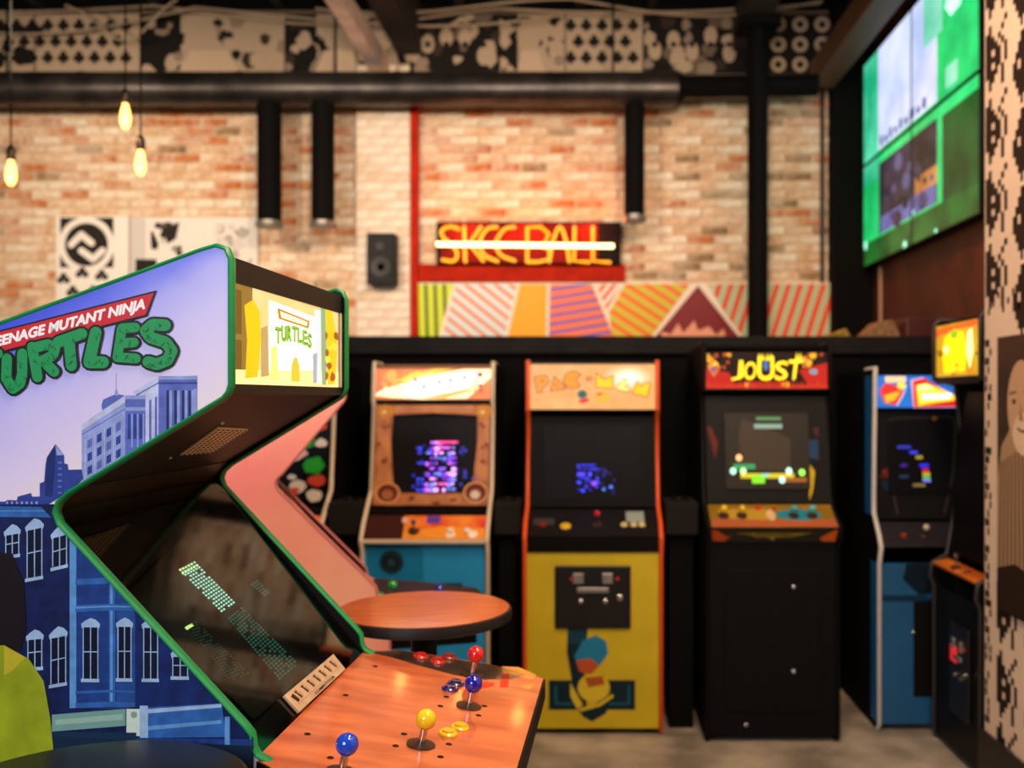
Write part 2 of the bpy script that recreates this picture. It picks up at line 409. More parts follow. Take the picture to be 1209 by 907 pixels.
# duct with three drops
galv = mat('galvanised_duct', '4a443f', 0.38, 0.7, scale=5, c2='2c2826')
DY, DZ, DR = 7.72, P(0, 105, 7.72).z, 0.132
du = empty('ventilation_duct', (0, DY, DZ), 0, 'long horizontal ventilation duct under the picture frieze', 'duct')
xe = P(800, 105, DY).x
MB().tube([(-6.2, 0, 0), (xe, 0, 0)], DR, 28).build('duct_pipe', galv, du, smooth=40)
x2 = P(965, 100, DY).x
MB().tube([(xe - .02, 0, 0.0), (xe + .06, 0, 0.02), (x2, 0, 0.03)], [DR, .085, .085], 24).build('narrow_duct_pipe', MATTE, du, smooth=40)
for x in (-5.2, -4.0, -2.75, -1.5, -0.3, .5):
    MB().tube([(x - .012, 0, 0), (x + .012, 0, 0)], DR + .006, 28).build('seam_band', galv, du, smooth=40)
for x in (-4.6, -2.0, 0.2): box('hanger', (x - .01, -.005, DR - .01), (x + .01, .005, CEIL - DZ), MATTE, du)
for n, (pa, pb, pe, lab) in enumerate(((304, 332, 265, 'leftmost black drop pipe under the duct'), (368, 395, 265, 'black drop pipe under the duct, second from the left'), (737, 761, 258, 'black drop pipe ending above the neon sign'))):
    c = P((pa + pb) / 2, pe, DY); r = (pb - pa) / 2 * DY / F
    d = MB().lathe([(r, 0), (r, DZ - DR * .8 - c.z)], n=24).build('drop_pipe', MATTE, du, (c.x, 0, c.z - DZ), smooth=40); d['label'] = lab
    MB().lathe([(r + .008, -.03), (r + .012, -.025), (r + .012, 0.02), (r + .002, .025)], n=24).build('end_collar', mat('grey_collar', '8d857c', .4, .6), d, smooth=40)
# --- frieze of printed boards above the duct
FB0, FB1 = P(0, 88, 8.1).z, P(0, 17, 8.1).z
beige, inkf, grey = flat('b39c82', .8), flat('17120f', .8), flat('8f7c69', .8)
fr = empty('picture_frieze', (0, 8.1, FB0), 0, 'row of black and cream printed boards above the duct', 'frieze')
rf = random.Random(21)
bx = [-60, 166, 337, 470, 590, 668, 760, 880, 985]
kinds = ['spade', 'photo', 'photo', 'dark', 'photo', 'spade', 'dark', 'ring']
for i in range(8):
    x0, x1 = P(bx[i], 0, 8.1).x, P(bx[i + 1], 0, 8.1).x - .01; h = FB1 - FB0
    bo = MB().box((x0, 0, 0), (x1, .03, h)).build('printed_board', inkf if kinds[i] in ('dark', 'ring') else beige, fr)
    A = Art((x0, 0, 0), (x1 - x0, 0, 0), (0, 0, h), (0, 0, (x1 - x0) * 200, h * 200)); W, H = (x1 - x0) * 200, h * 200
    k = kinds[i]
    if k == 'spade':
        for r in range(3):
            for q in range(int(W / 26) + 1):
                x, y = q * 26 + (r % 2) * 13 + 8, 18 + r * 27
                if x > W - 10: continue
                for dx, dy in ((0, -6), (-5, 1), (5, 1), (0, 3)): A.disc(x + dx, y + dy, 5.2, inkf, n=8)
                A.poly([(x - 4, y + 10), (x, y + 2), (x + 4, y + 10)], inkf)
        if i == 0:
            A.rect(0, 20, W * .5, 36, inkf); A.blobs(0, 50, W * .5, H, 6, [inkf], 10, 22, rf)
    elif k == 'photo':
        A.rect(0, 0, W * .28, H, inkf); A.blobs(0, 4, W, H, 40, [inkf, grey, beige, flat('b79d84', .8), flat('3a2d24', .8)], 5, 17, rf)
        A.disc(W * .45, H * .35, H * .2, beige, H * .27); A.poly([(W * .25, H), (W * .35, H * .6), (W * .6, H * .6), (W * .7, H)], flat('c5a98d', .8))
    elif k == 'dark':
        A.blobs(0, 0, W, H, 34, [inkf, grey, beige, flat('6b5a4b', .8), flat('3a2d24', .8)], 6, 18, rf)
        for q in range(5): A.disc(W * (q + .6) / 5.4, H * rf.uniform(.3, .7), H * .11, beige, H * .16); A.disc(W * (q + .6) / 5.4, H * .5, H * .05, inkf)
    else:
        for q in range(4):
            for r in range(3):
                A.disc(W * (q + .5) / 4, H * (r + .5) / 3, H * .13, beige); A.disc(W * (q + .5) / 4, H * (r + .5) / 3, H * .06, inkf)
    setp(A.build('print', bo), kind='stuff')
box('top_rail', (-6.2, -.01, FB1 - FB0), (2.0, .04, FB1 - FB0 + .03), mat('dusty_rail', '6b5a47', .8), fr)
box('bottom_rail', (-6.2, -.02, -.04), (2.0, .04, 0), mat('dusty_rail', '6b5a47', .8), fr)
# cables swagged along the frieze
cab = mat('dusty_cable', 'a8957c', .7)
rc = random.Random(3)
for i, (lab) in enumerate(('uppermost dusty cable along the frieze', 'slack cable crossing the frieze, below the uppermost', 'thin cable along the frieze rail', 'short looped cable at the left of the frieze')):
    yy, xx0, xx1 = 7.98 - i * .05, (-6.2, -6.2, -2.2, -4.2)[i], (1.9, -0.2, 1.9, -3.3)[i]
    pts = []
    for q in range(41):
        t = q / 40; x = xx0 + (xx1 - xx0) * t
        zz = FB1 + (.02, -.02, .0, -.02)[i] + .05 * math.sin(t * 9 + i * 2) - (.10, .16, .05, .25)[i] * math.sin(math.pi * ((t * (3, 2, 2, 1)[i]) % 1))
        pts.append((x, yy, zz))
    setp(MB().tube(pts, .011, 6).build('cable', cab, smooth=60), lab, 'cable')
# ================================================================== things on the brick wall
# --- neon sign
NY = 8.1
def C8(x, y): return 480 + x / 4.03, 240 + y / 4.03
pa, pb = P(*C8(145, 292), NY), P(*C8(1020, 92), NY)
ns = empty('neon_sign', ((pa.x + pb.x) / 2, NY, pa.z), 0, 'glowing yellow neon lettering crossed by a bright bar on a dark board', 'sign')
o0 = ns.location.copy()
MB().box((pa.x - o0.x, -.03, 0), (pb.x - o0.x, .10, pb.z - pa.z)).build('backing_board', mat('oxblood_board', '1c0a08', .7, scale=6, c2='120807', spec=.1), ns, bevel=.006)
q = [P(*C8(*p), NY) for p in ((165, 286), (908, 104))]
MB().box((q[0].x - o0.x, -.034, q[0].z - o0.z), (q[1].x - o0.x, -.028, q[1].z - o0.z)).build('red_glow_panel', mat('painted_red_glow', '8a120a', .7, scale=6, c2='6a0e08', spec=.1), ns)  # red glow of the tubes, painted onto the board as a panel
tubeY, barM = glow('neon_amber', 'ffa010', 1.8, var=.02), glow('neon_bar_white', 'fff0a0', 4.5, var=.02)
for fx in (-.5, 0, .5): light('neon_light', 'POINT', (ns.location.x + fx, NY - .16, ns.location.z + .28), None, 5, (1.0, .22, .05), .05)
def curve(pts, n=6):
    """Catmull-Rom through points"""
    out = []; q = [pts[0]] + list(pts) + [pts[-1]]
    for i in range(1, len(q) - 2):
        for k in range(n):
            t = k / n; a, b, c, d = [Vector(v) for v in q[i - 1:i + 3]]
            out.append(.5 * ((2 * b) + (c - a) * t + (2 * a - 5 * b + 4 * c - d) * t * t + (3 * b - a - 3 * c + d) * t ** 3))
    out.append(Vector(pts[-1])); return out
NE = [[([(252, 128), (212, 117), (172, 135), (180, 168), (222, 205), (245, 245), (228, 280), (175, 274)], 1)],
      [([(278, 118), (283, 282)], 0), ([(357, 118), (302, 198), (368, 278)], 0)],
      [([(432, 119), (385, 130), (352, 190), (372, 250), (435, 281)], 1)],
      [([(515, 119), (468, 130), (430, 190), (450, 250), (516, 278)], 1)],
      [([(576, 284), (576, 120), (640, 118), (678, 150), (660, 192), (620, 200), (680, 226), (680, 272), (630, 284), (576, 284)], 0)],
      [([(680, 282), (700, 180), (730, 118), (758, 180), (775, 282)], 1)],
      [([(800, 118), (796, 280), (868, 285)], 0)],
      [([(886, 118), (886, 280), (966, 286)], 0)]]
for letter in NE:
    m = MB()
    for pts, sm in letter:
        q = [P(*C8(*p), NY) for p in pts]; q = [(p.x - o0.x, -.055, p.z - o0.z) for p in q]
        m.tube(curve(q) if sm else q, .0135, 8)
        for e in (q[0], q[-1]): m.tube([(e[0], -.055, e[2]), (e[0], -.03, e[2])], .012, 6)
    m.build('letter_tube', tubeY, ns, smooth=50)
q = [P(*C8(*p), NY) for p in ((150, 203), (985, 212))]
m = MB().tube([(p.x - o0.x, -.09, p.z - o0.z) for p in q], .019, 10)
m.build('bar_tube', barM, ns, smooth=50)
for p in q: MB().tube([(p.x - o0.x, -.09, p.z - o0.z), (p.x - o0.x, -.03, p.z - o0.z)], .014, 8).build('tube_support', BLACK, ns)
# --- striped mural boards on the brick wall
MY = 8.13
ma, mb_ = P(487, 440, MY), P(988, 334, MY)
mu2 = empty('striped_mural', (ma.x, MY, ma.z), 0, 'long painted mural of coloured striped fields below the neon sign', 'mural')
Wm, Hm = mb_.x - ma.x, mb_.z - ma.z
MB().box((0, 0, 0), (Wm, .04, Hm)).build('board', flat('f0dcc4', .6), mu2)
A = Art((0, 0, 0), (Wm, 0, 0), (0, 0, Hm), (487, 334, 988, 440))
def c4(x, y): return 480 + x / 2.325, 240 + y / 2.325
def q4(*p): return [c4(*v) for v in p]
def field(poly, base, stripe, d, off, wd, n):
    """stripes: direction d (design units), clipped to the convex field"""
    A.clip = None; A.poly(poly, base)
    a = sum(poly[i - 1][0] * poly[i][1] - poly[i][0] * poly[i - 1][1] for i in range(len(poly)))
    pp = poly if a < 0 else poly[::-1]
    A.clip = [(pp[i], pp[(i + 1) % len(pp)]) for i in range(len(pp))]
    cx = sum(p[0] for p in poly) / len(poly); cy = sum(p[1] for p in poly) / len(poly)
    L = math.hypot(*d); dx, dy = d[0] / L, d[1] / L
    for i in range(-n, n + 1):
        x, y = cx - dy * off * i, cy + dx * off * i
        A.poly([(x - dx * 200 - dy * wd / 2, y - dy * 200 + dx * wd / 2), (x + dx * 200 - dy * wd / 2, y + dy * 200 + dx * wd / 2), (x + dx * 200 + dy * wd / 2, y + dy * 200 - dx * wd / 2), (x - dx * 200 + dy * wd / 2, y - dy * 200 - dx * wd / 2)], stripe)
    A.clip = None
field(q4((17, 222), (128, 222), (62, 465), (17, 465)), flat('c8d92a'), flat('2c3a12'), (.3, 10), 11, 3.6, 6)
field(q4((137, 222), (303, 222), (245, 465), (72, 465)), flat('cfd9dc'), flat('e0762a'), (10, 8), 11, 3.6, 9)
A.poly(q4((312, 222), (386, 222), (380, 465), (256, 465)), flat('f2a516'))
field(q4((394, 222), (508, 222), (610, 465), (388, 465)), flat('f0764a'), flat('5a56b8'), (10, -1.6), 10, 3.4, 9)
field(q4((520, 222), (592, 222), (548, 292)), flat('f3d9c6'), flat('e0492a'), (8, -10), 9, 4.0, 5)
field(q4((600, 222), (778, 222), (600, 465), (575, 465), (556, 300)), flat('cdb92a'), flat('ea6320'), (10, 6.5), 12, 5.0, 9)
A.poly(q4((800, 226), (990, 465), (600, 465)), flat('7d1016'))
A.poly(q4((690, 465), (700, 352), (726, 360), (745, 330), (760, 356), (790, 322), (800, 350), (830, 338), (850, 362), (870, 345), (905, 465)), flat('e89a78'))
field(q4((826, 222), (1181, 222), (1181, 465), (1000, 465), (880, 310)), flat('b9c69a'), flat('e8452a'), (-3.2, 10), 13, 5.6, 16)
A.build('painted_fields', mu2)
# --- posters on the brick wall
PYY = 8.15
ba, bb = P(66, 352, PYY), P(152, 255, PYY)
bd = empty('logo_board', (ba.x, PYY, ba.z - .6), 0, 'black and white board with two chevrons in a ring, on the brick wall', 'poster')
W, H = bb.x - ba.x, bb.z - ba.z + .6
MB().box((0, 0, 0), (W, .03, H)).build('board', flat('efe6da', .7), bd)
A = Art((0, 0, 0), (W, 0, 0), (0, 0, H), (66, 255, 152, 255 + H / (PYY / F)))
blk, wht = flat('241d19', .7), flat('efe6da', .7)
A.rect(66, 255, 152, 255 + H / (PYY / F), wht); A.rect(71, 257, 134, 316, blk); A.disc(102, 289, 33, wht, n=32); A.disc(102, 289, 25.5, blk, n=32)
A.line([(84, 289), (96, 277), (108, 287)], 8, wht); A.line([(96, 296), (110, 306), (121, 296)], 8, wht)
for x, y in ((75, 330), (97, 323), (120, 326), (86, 345), (110, 345)):
    for dx, dy in ((0, -4), (-4, 1), (4, 1)): A.disc(x + dx, y + dy, 4, blk, n=8)
A.build('print', bd)
ba, bb = P(154, 352, PYY), P(304, 257, PYY)
bd = empty('ink_poster', (ba.x, PYY, ba.z - .6), 0, 'pale poster spattered with black ink marks on the brick wall', 'poster')
W, H = bb.x - ba.x, bb.z - ba.z + .6
MB().box((0, 0, 0), (W, .02, H)).build('board', flat('e9dfd4', .7), bd)
A = Art((0, 0, 0), (W, 0, 0), (0, 0, H), (154, 257, 304, 257 + H / (PYY / F)))
rq = random.Random(9)
A.rect(154, 257, 304, 257 + H / (PYY / F), flat('e9dfd4', .7)); A.rect(154, 257, 172, 330, flat('cfc7c0', .7)); A.rect(160, 306, 185, 322, blk)
A.blobs(178, 262, 215, 300, 12, [blk, flat('5b514a', .7)], 2, 7, rq); A.poly([(190, 270), (212, 262), (208, 282), (198, 288)], blk)
A.blobs(255, 264, 298, 312, 16, [flat('b3a9a0', .7), flat('8d837b', .7), flat('d5cbc1', .7)], 4, 11, rq); A.blobs(200, 290, 240, 330, 8, [blk, flat('8d837b', .7)], 2, 6, rq)
A.build('print', bd)
# --- loudspeaker
c = P(450, 336, 7.95)
sp = empty('loudspeaker', (c.x, 7.95, c.z), 0, 'small black loudspeaker on the white pilaster', 'loudspeaker')
MB().box((-.115, -.02, 0), (.115, .16, .42)).build('cabinet', BLACK, sp, bevel=.01)
MB().lathe([(.075, 0), (.08, .012), (.06, .012), (.02, -.004)], (0, -.02, .14), 24, 'y').build('woofer', mat('speaker_cone', '2a2624', .6), sp, smooth=40)
MB().lathe([(.035, 0), (.036, .008), (.01, .002)], (0, -.02, .31), 20, 'y').build('tweeter', mat('speaker_cone', '2a2624', .6), sp, smooth=40)
box('bracket', (-.03, .15, .17), (.03, WY - .09 - 7.95, .25), BLACK, sp)
# --- pendant bulbs
glassM = glow('bulb_glass', 'ffb458', 5, var=.02); filM = glow('filament', 'fff1c8', 60, var=.02)
for (px, py, lab) in ((148, 137, 'highest of the three bare filament bulbs on the left'), (166, 192, 'bare filament bulb hanging lowest on the longer cord in front of the brick'), (13, 204, 'bare filament bulb at the left edge of the picture')):
    Yb = 4.7; c = P(px, py, Yb)
    b = empty('pendant_bulb', (c.x, Yb, c.z - .065), 0, lab, 'pendant lamp', 'bare filament bulbs')
    MB().lathe([(.002, 0), (.014, .006), (.024, .03), (.026, .055), (.021, .09), (.014, .115), (.013, .125)], n=16).build('glass_bulb', glassM, b, smooth=60)
    MB().tube([(-.008, 0, .125), (-.012, 0, .05), (0, 0, .03), (.012, 0, .05), (.008, 0, .125)], .0025, 5).build('filament', filM, b)
    MB().lathe([(.017, .125), (.02, .13), (.021, .17), (.016, .185), (.006, .2)], n=16).build('socket', mat('brass_socket', '2e2620', .35, .5), b, smooth=40)
    MB().tube([(0, 0, .19), (0, 0, CEIL - (c.z - .065))], .004, 6).build('cord', MATTE, b)
    l = light('bulb_light', 'POINT', (c.x, Yb - .12, c.z - .05), None, 5, (1, .62, .28), .03)
# --- video wall on the right wall: four screens
VB, VH, VW = P(0, 317, 7.95).z, 0.828, 1.18
VYF = 7.95
def vmat(name, base, hi, lo, s):
    m = mat(name, base, .25, var=.1, scale=2.2, c2=lo, emit=s); return m
g1, g2, g3 = vmat('screen_green', '2fe07c', 0, '10a858', 1.15), vmat('screen_teal', '5fe0b4', 0, '1ea878', 1.1), vmat('screen_dark_green', '1a6a2a', 0, '0c2f16', .8)
wp, dk = vmat('screen_white', 'd5dcf5', 0, 'a9b9e0', 1.25), vmat('screen_photo', '3a3350', 0, '14121c', .8)
names = {(0, 0): 'lower far screen of the green video wall', (1, 0): 'lower near screen of the green video wall', (0, 1): 'upper far screen of the green video wall', (1, 1): 'upper near screen of the green video wall'}
rv = random.Random(2)
for (i, j), lab in names.items():
    y0 = VYF - i * VW; z0 = VB + j * VH
    t = empty('video_screen', (WX - .10, y0, z0), 0, lab, 'screen', 'video wall screens')
    MB().box((0, -VW + .004, .004), (.095, -.004, VH - .004)).build('housing', BLACK, t, bevel=.004)
    A = Art((-.0005, -.014, .014), (0, -VW + .028, 0), (0, 0, VH - .028), (i, 1 - j, i + 1, 2 - j), lift=.0006)
    u0, u1, v0, v1 = i, i + 1, 1 - j, 2 - j
    def cl(pts, m):                         # clip to this screen
        A.clip = [((u0, v0), (u0, v1)), ((u0, v1), (u1, v1)), ((u1, v1), (u1, v0)), ((u1, v0), (u0, v0))]
        A.poly(pts, m); A.clip = None
    def rc_(a, b, c, d, m): cl([(a, b), (c, b), (c, d), (a, d)], m)
    rc_(0, 0, 2, 2, g1); rc_(0, 0, .34, 1.2, g2)
    rc_(.34, -.1, 1.42, .98, wp); rc_(1.2, -.1, 1.5, .45, vmat('screen_mint', '9fe8cf', 0, '63c9a6', 1.1))
    rc_(.36, 1.08, 1.42, 1.76, dk); rc_(1.05, 1.45, 1.42, 1.6, vmat('screen_amber', 'e8a860', 0, 'a86a3a', .9)); rc_(.4, 1.6, 1.4, 1.76, vmat('screen_violet', '7f7fc0', 0, '5a5aa0', .9))
    for q in range(9): rc_(.38 + q * .1, .86 + .03 * (q % 2), .44 + q * .1, .95, vmat('screen_text_blue', '4a6aa8', 0, '34508a', .9))
    rc_(1.5, 1.1, 2, 1.9, g3); rc_(0, 1.78, 2, 2, vmat('screen_moss', '2a8a34', 0, '143c16', .7))
    rc_(1.55, .78, 1.72, .95, vmat('screen_mint', '9fe8cf', 0, '63c9a6', 1.1))
    for q in range(7):
        x, y, r = rv.uniform(0, 2), rv.choice([rv.uniform(1.7, 2), rv.uniform(0, .5) if rv.random() < .3 else rv.uniform(1.8, 2)]), rv.uniform(.015, .04)
        cl([(x + r * math.cos(k), y + r * math.sin(k) * 1.3) for k in (0, 1, 2, 3, 4, 5)], vmat('screen_spark', 'b8ffe0', 0, '7af0c0', 1.6))
    for q in range(26):
        x, y, r = rv.uniform(.4, 1.38), rv.uniform(1.12, 1.72), rv.uniform(.03, .09)
        cl([(x + r * math.cos(k), y + r * math.sin(k)) for k in (0, 1, 2, 3, 4, 5)], rv.choice([vmat('screen_crowd_a', '5a4a5a', 0, '2a2434', .7), vmat('screen_crowd_b', '1c1824', 0, '100e18', .6), vmat('screen_crowd_c', '6a6a9a', 0, '403c60', .8)]))
    x, y = 1.68, .28
    cl([(x + .14 * math.cos(k), y + .14 * math.sin(k)) for k in (0, 1, 2, 3, 4, 5)], vmat('screen_flare', 'd0ffe8', 0, '9affd0', 1.6))
    A.build('screen', t)
c = P(1049, 318, 7.8)
setp(MB().tube([(WX - .02, 7.75, VB - .01), (WX - .02, 7.75, 1.9)], .016, 8).build('conduit', mat('pale_conduit', 'a8886c', .5), smooth=50), 'pale conduit dropping from the video wall to the ledge', 'conduit')
# --- things on the ledge
LZ = 1.935
p0, p1 = P(1012, 394, 5.7), P(1048, 378, 5.7)
m = MB().prism([(p0.x, LZ), (p1.x + .05, LZ), (p1.x, LZ + .105), (p0.x + .1, LZ + .095)], lambda a, b, d: (a, d, b), 5.6, 5.8)
setp(m.build('cardboard_box', mat('tan_card', '9a7448', .7, c2='6f5030'), bevel=.004), 'tan sloping cardboard box lying on the black ledge', 'box')
p0, p1 = P(1050, 394, 5.7), P(1128, 376, 5.7)
setp(box('red_case', (p0.x + .05, 5.55, LZ), (p1.x, 5.8, LZ + .115), mat('dark_red_case', '4a1512', .5), bevel=.01), 'long dark red case lying on the black ledge', 'case')
p0, p1 = P(956, 396, 5.6), P(1000, 388, 5.6)
setp(MB().prism([(p0.x, LZ), (p1.x, LZ), (p1.x - .03, LZ + .05), (p0.x + .12, LZ + .02)], lambda a, b, d: (a, d, b), 5.5, 5.66).build('yellow_cloth', mat('yellow_cloth', 'a8862a', .8, c2='6f5a1c'), bevel=.008), 'crumpled yellow cloth lying on the black ledge', 'cloth')
# ================================================================== upright cabinets in the row
def ball_stick(parent, c, col, h=.06, r=.017, tilt=(0, 0, 1), washer=True, name='joystick', washer_r=.026, sr=.0055):
    """shaft mesh with ball and dust washer as its pieces; c = point on the control panel"""
    t = Vector(tilt).normalized(); c = Vector(c); M = Vector((0, 0, 1)).rotation_difference(t).to_matrix()
    s = MB().lathe([(sr, -.004), (sr, h)], (0, 0, 0), 12, M=M).build('joystick', STEEL, parent, c, smooth=40)
    MB().lathe([(a, b + h) for a, b in sph(r, 12)], (0, 0, 0), 20, M=M).build('ball', mat('ball_' + col, col, .12, var=.05, coat=.6), s, smooth=180)
    if washer: MB().lathe([(washer_r, .0008), (washer_r, .003), (.004, .0055)], (0, 0, 0), 24, M=M).build('dust_washer', mat('washer_dark', '3a2318', .4), s, smooth=40)
    return s

def push_button(parent, c, col, r=.013, tilt=(0, 0, 1)):
    t = Vector(tilt).normalized(); M = Vector((0, 0, 1)).rotation_difference(t).to_matrix()
    m = mat('button_' + col, col, .22, var=.05, coat=.4)
    b = MB().lathe([(r * 1.3, 0), (r * 1.3, .003), (r * 1.1, .006), (r, .006)], (0, 0, 0), 20, M=M).build('button_ring', m, parent, Vector(c), smooth=30)
    MB().lathe([(r * .85, .004), (r * .85, .009), (r * .5, .008)], (0, 0, 0), 18, M=M).build('plunger', m, b, smooth=30)

def ring(mb, outer, inner, fn, mi=0):
    n = len(outer)
    mb.add([fn(*p) for p in outer] + [fn(*p) for p in inner], [(i, (i + 1) % n, (i + 1) % n + n, i + n) for i in range(n)], mi)

class Upright:
    """root at floor, centre of the front; local x right, y back, z up.  fr = front outline (y, z) from floor to top"""
    def __init__(s, name, label, X0, X1, Yf, fr, depth, side, trim, rz=0.0, loc=None, tr=.011):
        s.w = X1 - X0; s.root = empty(name, loc or ((X0 + X1) / 2, Yf, 0), rz, label, 'arcade cabinet', 'upright arcade cabinets along the partition')
        s.fr = fr; w, t = s.w, .02
        poly = fr + [(depth, fr[-1][1] - .02), (depth, fr[0][1])]
        for sgn in (-1, 1):
            a = sgn * w / 2; b = a - sgn * t
            MB().prism(poly, lambda p, q, d: (d, p, q), min(a, b), max(a, b)).build('side_panel', side, s.root)
            xm = (a + b) / 2
            MB().tube([(xm, p, q) for p, q in fr] + [(xm, fr[-1][0] + .16, fr[-1][1] - .004)], tr, 8).build('edge_molding', trim, s.root, smooth=50)
        box('back_panel', (-w / 2 + t, depth - .02, .05), (w / 2 - t, depth - .004, fr[-1][1] - .03), MATTE, s.root)
        box('top_panel', (-w / 2 + t, fr[-1][0] + .02, fr[-1][1] - .03), (w / 2 - t, depth - .004, fr[-1][1] - .012), MATTE, s.root)
        s.x = w / 2 - t - .001
    def span(s, name, p, q, m, x=None, t=.014, bevel=0.0):
        """panel across the cabinet from outline point p=(y,z) up to q"""
        x = x or s.x
        return MB().slab((-x, p[0], p[1]), (x, p[0], p[1]), (x, q[0], q[1]), (-x, q[0], q[1]), t).build(name, m, s.root, bevel=bevel)
    def art(s, p, q, bx, x=None, lift=.0006):
        x = x or s.x
        return Art((-x, p[0], p[1]), (2 * x, 0, 0), (0, q[0] - p[0], q[1] - p[1]), bx, lift=lift)

def coin_door(root, x0, x1, z0, z1, y):
    d = box('coin_door', (x0, y - .012, z0), (x1, y, z1), mat('coin_door_black', '161413', .4, .3), root, bevel=.008)
    cx, w = (x0 + x1) / 2, x1 - x0; zt = z1 - (z1 - z0) * .28
    for sg in (-1, 1):
        MB().box((cx + sg * w * .19 - w * .07, y - .024, zt), (cx + sg * w * .19 + w * .07, y - .012, zt + .05)).build('coin_reject', mat('pewter', 'a8a5a0', .35, .8), d, bevel=.004)
        MB().lathe([(.012, 0), (.012, .008), (.006, .012)], (cx + sg * w * .16, y - .012, z0 + (z1 - z0) * .44), 14, 'y').build('coin_lock', STEEL, d, smooth=40)
        MB().box((cx + sg * w * .3, y - .016, zt + .016), (cx + sg * w * .3 + .014, y - .012, zt + .03)).build('coin_lamp', mat('coin_lamp_red', 'a01818', .3, emit=.4), d)
    MB().box((cx - w * .21, y - .022, zt - .042), (cx + w * .21, y - .012, zt - .018)).build('coin_slot_plate', mat('pewter', 'a8a5a0', .35, .8), d, bevel=.004)
    MB().lathe([(.015, 0), (.015, .01), (.008, .014)], (x1 - w * .15, y - .012, z0 + (z1 - z0) * .5), 16, 'y').build('door_lock', STEEL, d, smooth=40)

screenM = mat('dark_screen_glass', '060509', .4, var=.2, spec=.12)
BASE = [(.02, .02), (0, .03)]
# ------------------------------------------------ yellow maze-game cabinet
U = Upright('arcade_cabinet', 'yellow fronted arcade cabinet with orange edging and a glowing cream marquee', -.308, .356, 4.6,
            [(.03, .0), (0, .03), (0, .865), (-.02, .93), (.05, 1.0), (.2, 1.06), (.27, 1.30), (.27, 1.5), (.23, 1.53), (.25, 1.775)], .78, MATTE, mat('orange_molding', 'e2561c', .4, var=.06))
ye = mat('yellow_front_panel', 'c2ad12', .5, var=.12, scale=7)
U.span('front_panel', (.004, .03), (.004, .862), ye)
A = U.art((.004, .03), (.004, .862), (628, 652, 774, 860))
nv, tl = flat('0c2530'), flat('14607a')
A.rect(652, 803, 694, 838, nv); A.rect(707, 803, 748, 838, nv); A.line([(660, 810), (660, 831), (685, 831)], 2, tl); A.line([(741, 810), (741, 831), (715, 831)], 2, tl)
A.poly([(673, 742), (695, 742), (694, 780), (688, 826), (678, 806), (672, 770)], nv)
for k in range(6): A.line([(675 + k * 3.4, 743), (675 + k * 3.4, 760)], 1, tl)
A.poly([(680, 775), (690, 756), (704, 750), (716, 757), (718, 772), (708, 786), (690, 792)], flat('2079a0')); A.poly([(682, 780), (698, 777), (708, 786), (698, 797), (686, 793)], flat('b2502a'))
A.disc(702, 812, 18, flat('cdb92e'), 17); A.poly([(692, 800), (712, 798), (714, 808), (696, 812)], flat('a5532a'))
A.poly([(676, 806), (690, 832), (684, 838), (676, 822)], flat('cdb92e')); A.poly([(696, 836), (722, 818), (716, 842), (700, 852)], nv); A.poly([(684, 838), (706, 838), (700, 852), (690, 846)], nv)
A.line([(688, 838), (708, 832), (722, 822)], 4, flat('cdb92e'))
A.build('front_print', U.root)
coin_door(U.root, P(655, 0, 4.6).x - .024, P(745, 0, 4.6).x - .024, 1.6 - (742 - 468) * .004, 1.6 - (668 - 468) * .004, .003)
U.span('control_face', (-.004, .864), (-.018, .94), BLACK)
U.span('control_panel', (-.018, .942), (.19, 1.045), mat('control_black', '121014', .4, var=.2, spec=.2), bevel=.003)
tl_ = (0, -.45, .9)
for x, z, yy in ((-.13, .978, .055),): push_button(U.root, (x, yy, z), 'd8b81c', .02, tl_)
ball_stick(U.root, (.02, .07, .986), 'c0202a', .06, .016, tl_)
for x in (.15, .195, .235): push_button(U.root, (x, .065, .983), 'd9c48a', .013, tl_)
push_button(U.root, (-.24, .065, .983), '8a1c1c', .013, tl_)
A = U.art((-.018, .942), (.19, 1.045), (0, 0, 100, 40)); A.rect(0, 0, 100, 40, flat('121014', .5)); A.rect(4, 14, 20, 24, flat('3a3634')); A.rect(76, 4, 90, 20, flat('8d9a94')); A.build('control_print', U.root)
U.span('bezel', (.2, 1.055), (.29, 1.5), mat('bezel_black', '0a090a', .6, var=.3, spec=.12))
U.span('screen', (.205, 1.09), (.275, 1.45), screenM, .24, t=.01)
A = U.art((.204, 1.09), (.274, 1.45), (0, 0, 480, 360), .24, lift=.002)
bl = lit('2a38ff', 2.6)
for r in range(7):
    for q in range(6):
        if R.random() < .68: A.rect(165 + q * 18, 190 + r * 20, 165 + q * 18 + R.choice([8, 16, 16]), 190 + r * 20 + R.choice([4, 12]), R.choice([bl, bl, lit('4a3cff', 2.6), lit('2028d8', 2.0)]), True)
A.rect(235, 275, 255, 290, lit('c040d0', 1.2)); A.disc(295, 310, 7, lit('5090ff', 1.6)); A.disc(330, 298, 8, lit('4078ff', 1.6))
for q in range(26): A.disc(R.uniform(270, 350), R.uniform(210, 330), R.uniform(2, 5), lit('2030c0', .8), n=6)
A.build('screen_picture', U.root)
U.span('marquee_lamp_box', (.3, 1.5), (.245, 1.53), BLACK)
U.span('marquee', (.238, 1.535), (.256, 1.762), glow('marquee_cream', 'f6b872', .85, c2='f0a860'))
A = U.art((.238, 1.535), (.256, 1.762), (120, 105, 1050, 470))
for i in range(7):
    t = i / 6; A.disc(850, 222, 195 - 150 * t, lit((int(246 + 9 * t), int(188 + 58 * t), int(122 + 105 * t)), 1.0 + .55 * t), 116 - 85 * t, 28)
yl, oc, br = lit('f09410', 1.1), lit('ffc410', 1.3), lit('a05a14', .8)
def letter(pts, m, hole=None):
    A.line(pts + [pts[0]], 16, br, caps=True); A.poly(pts, m)
    if hole: A.poly(hole, br)
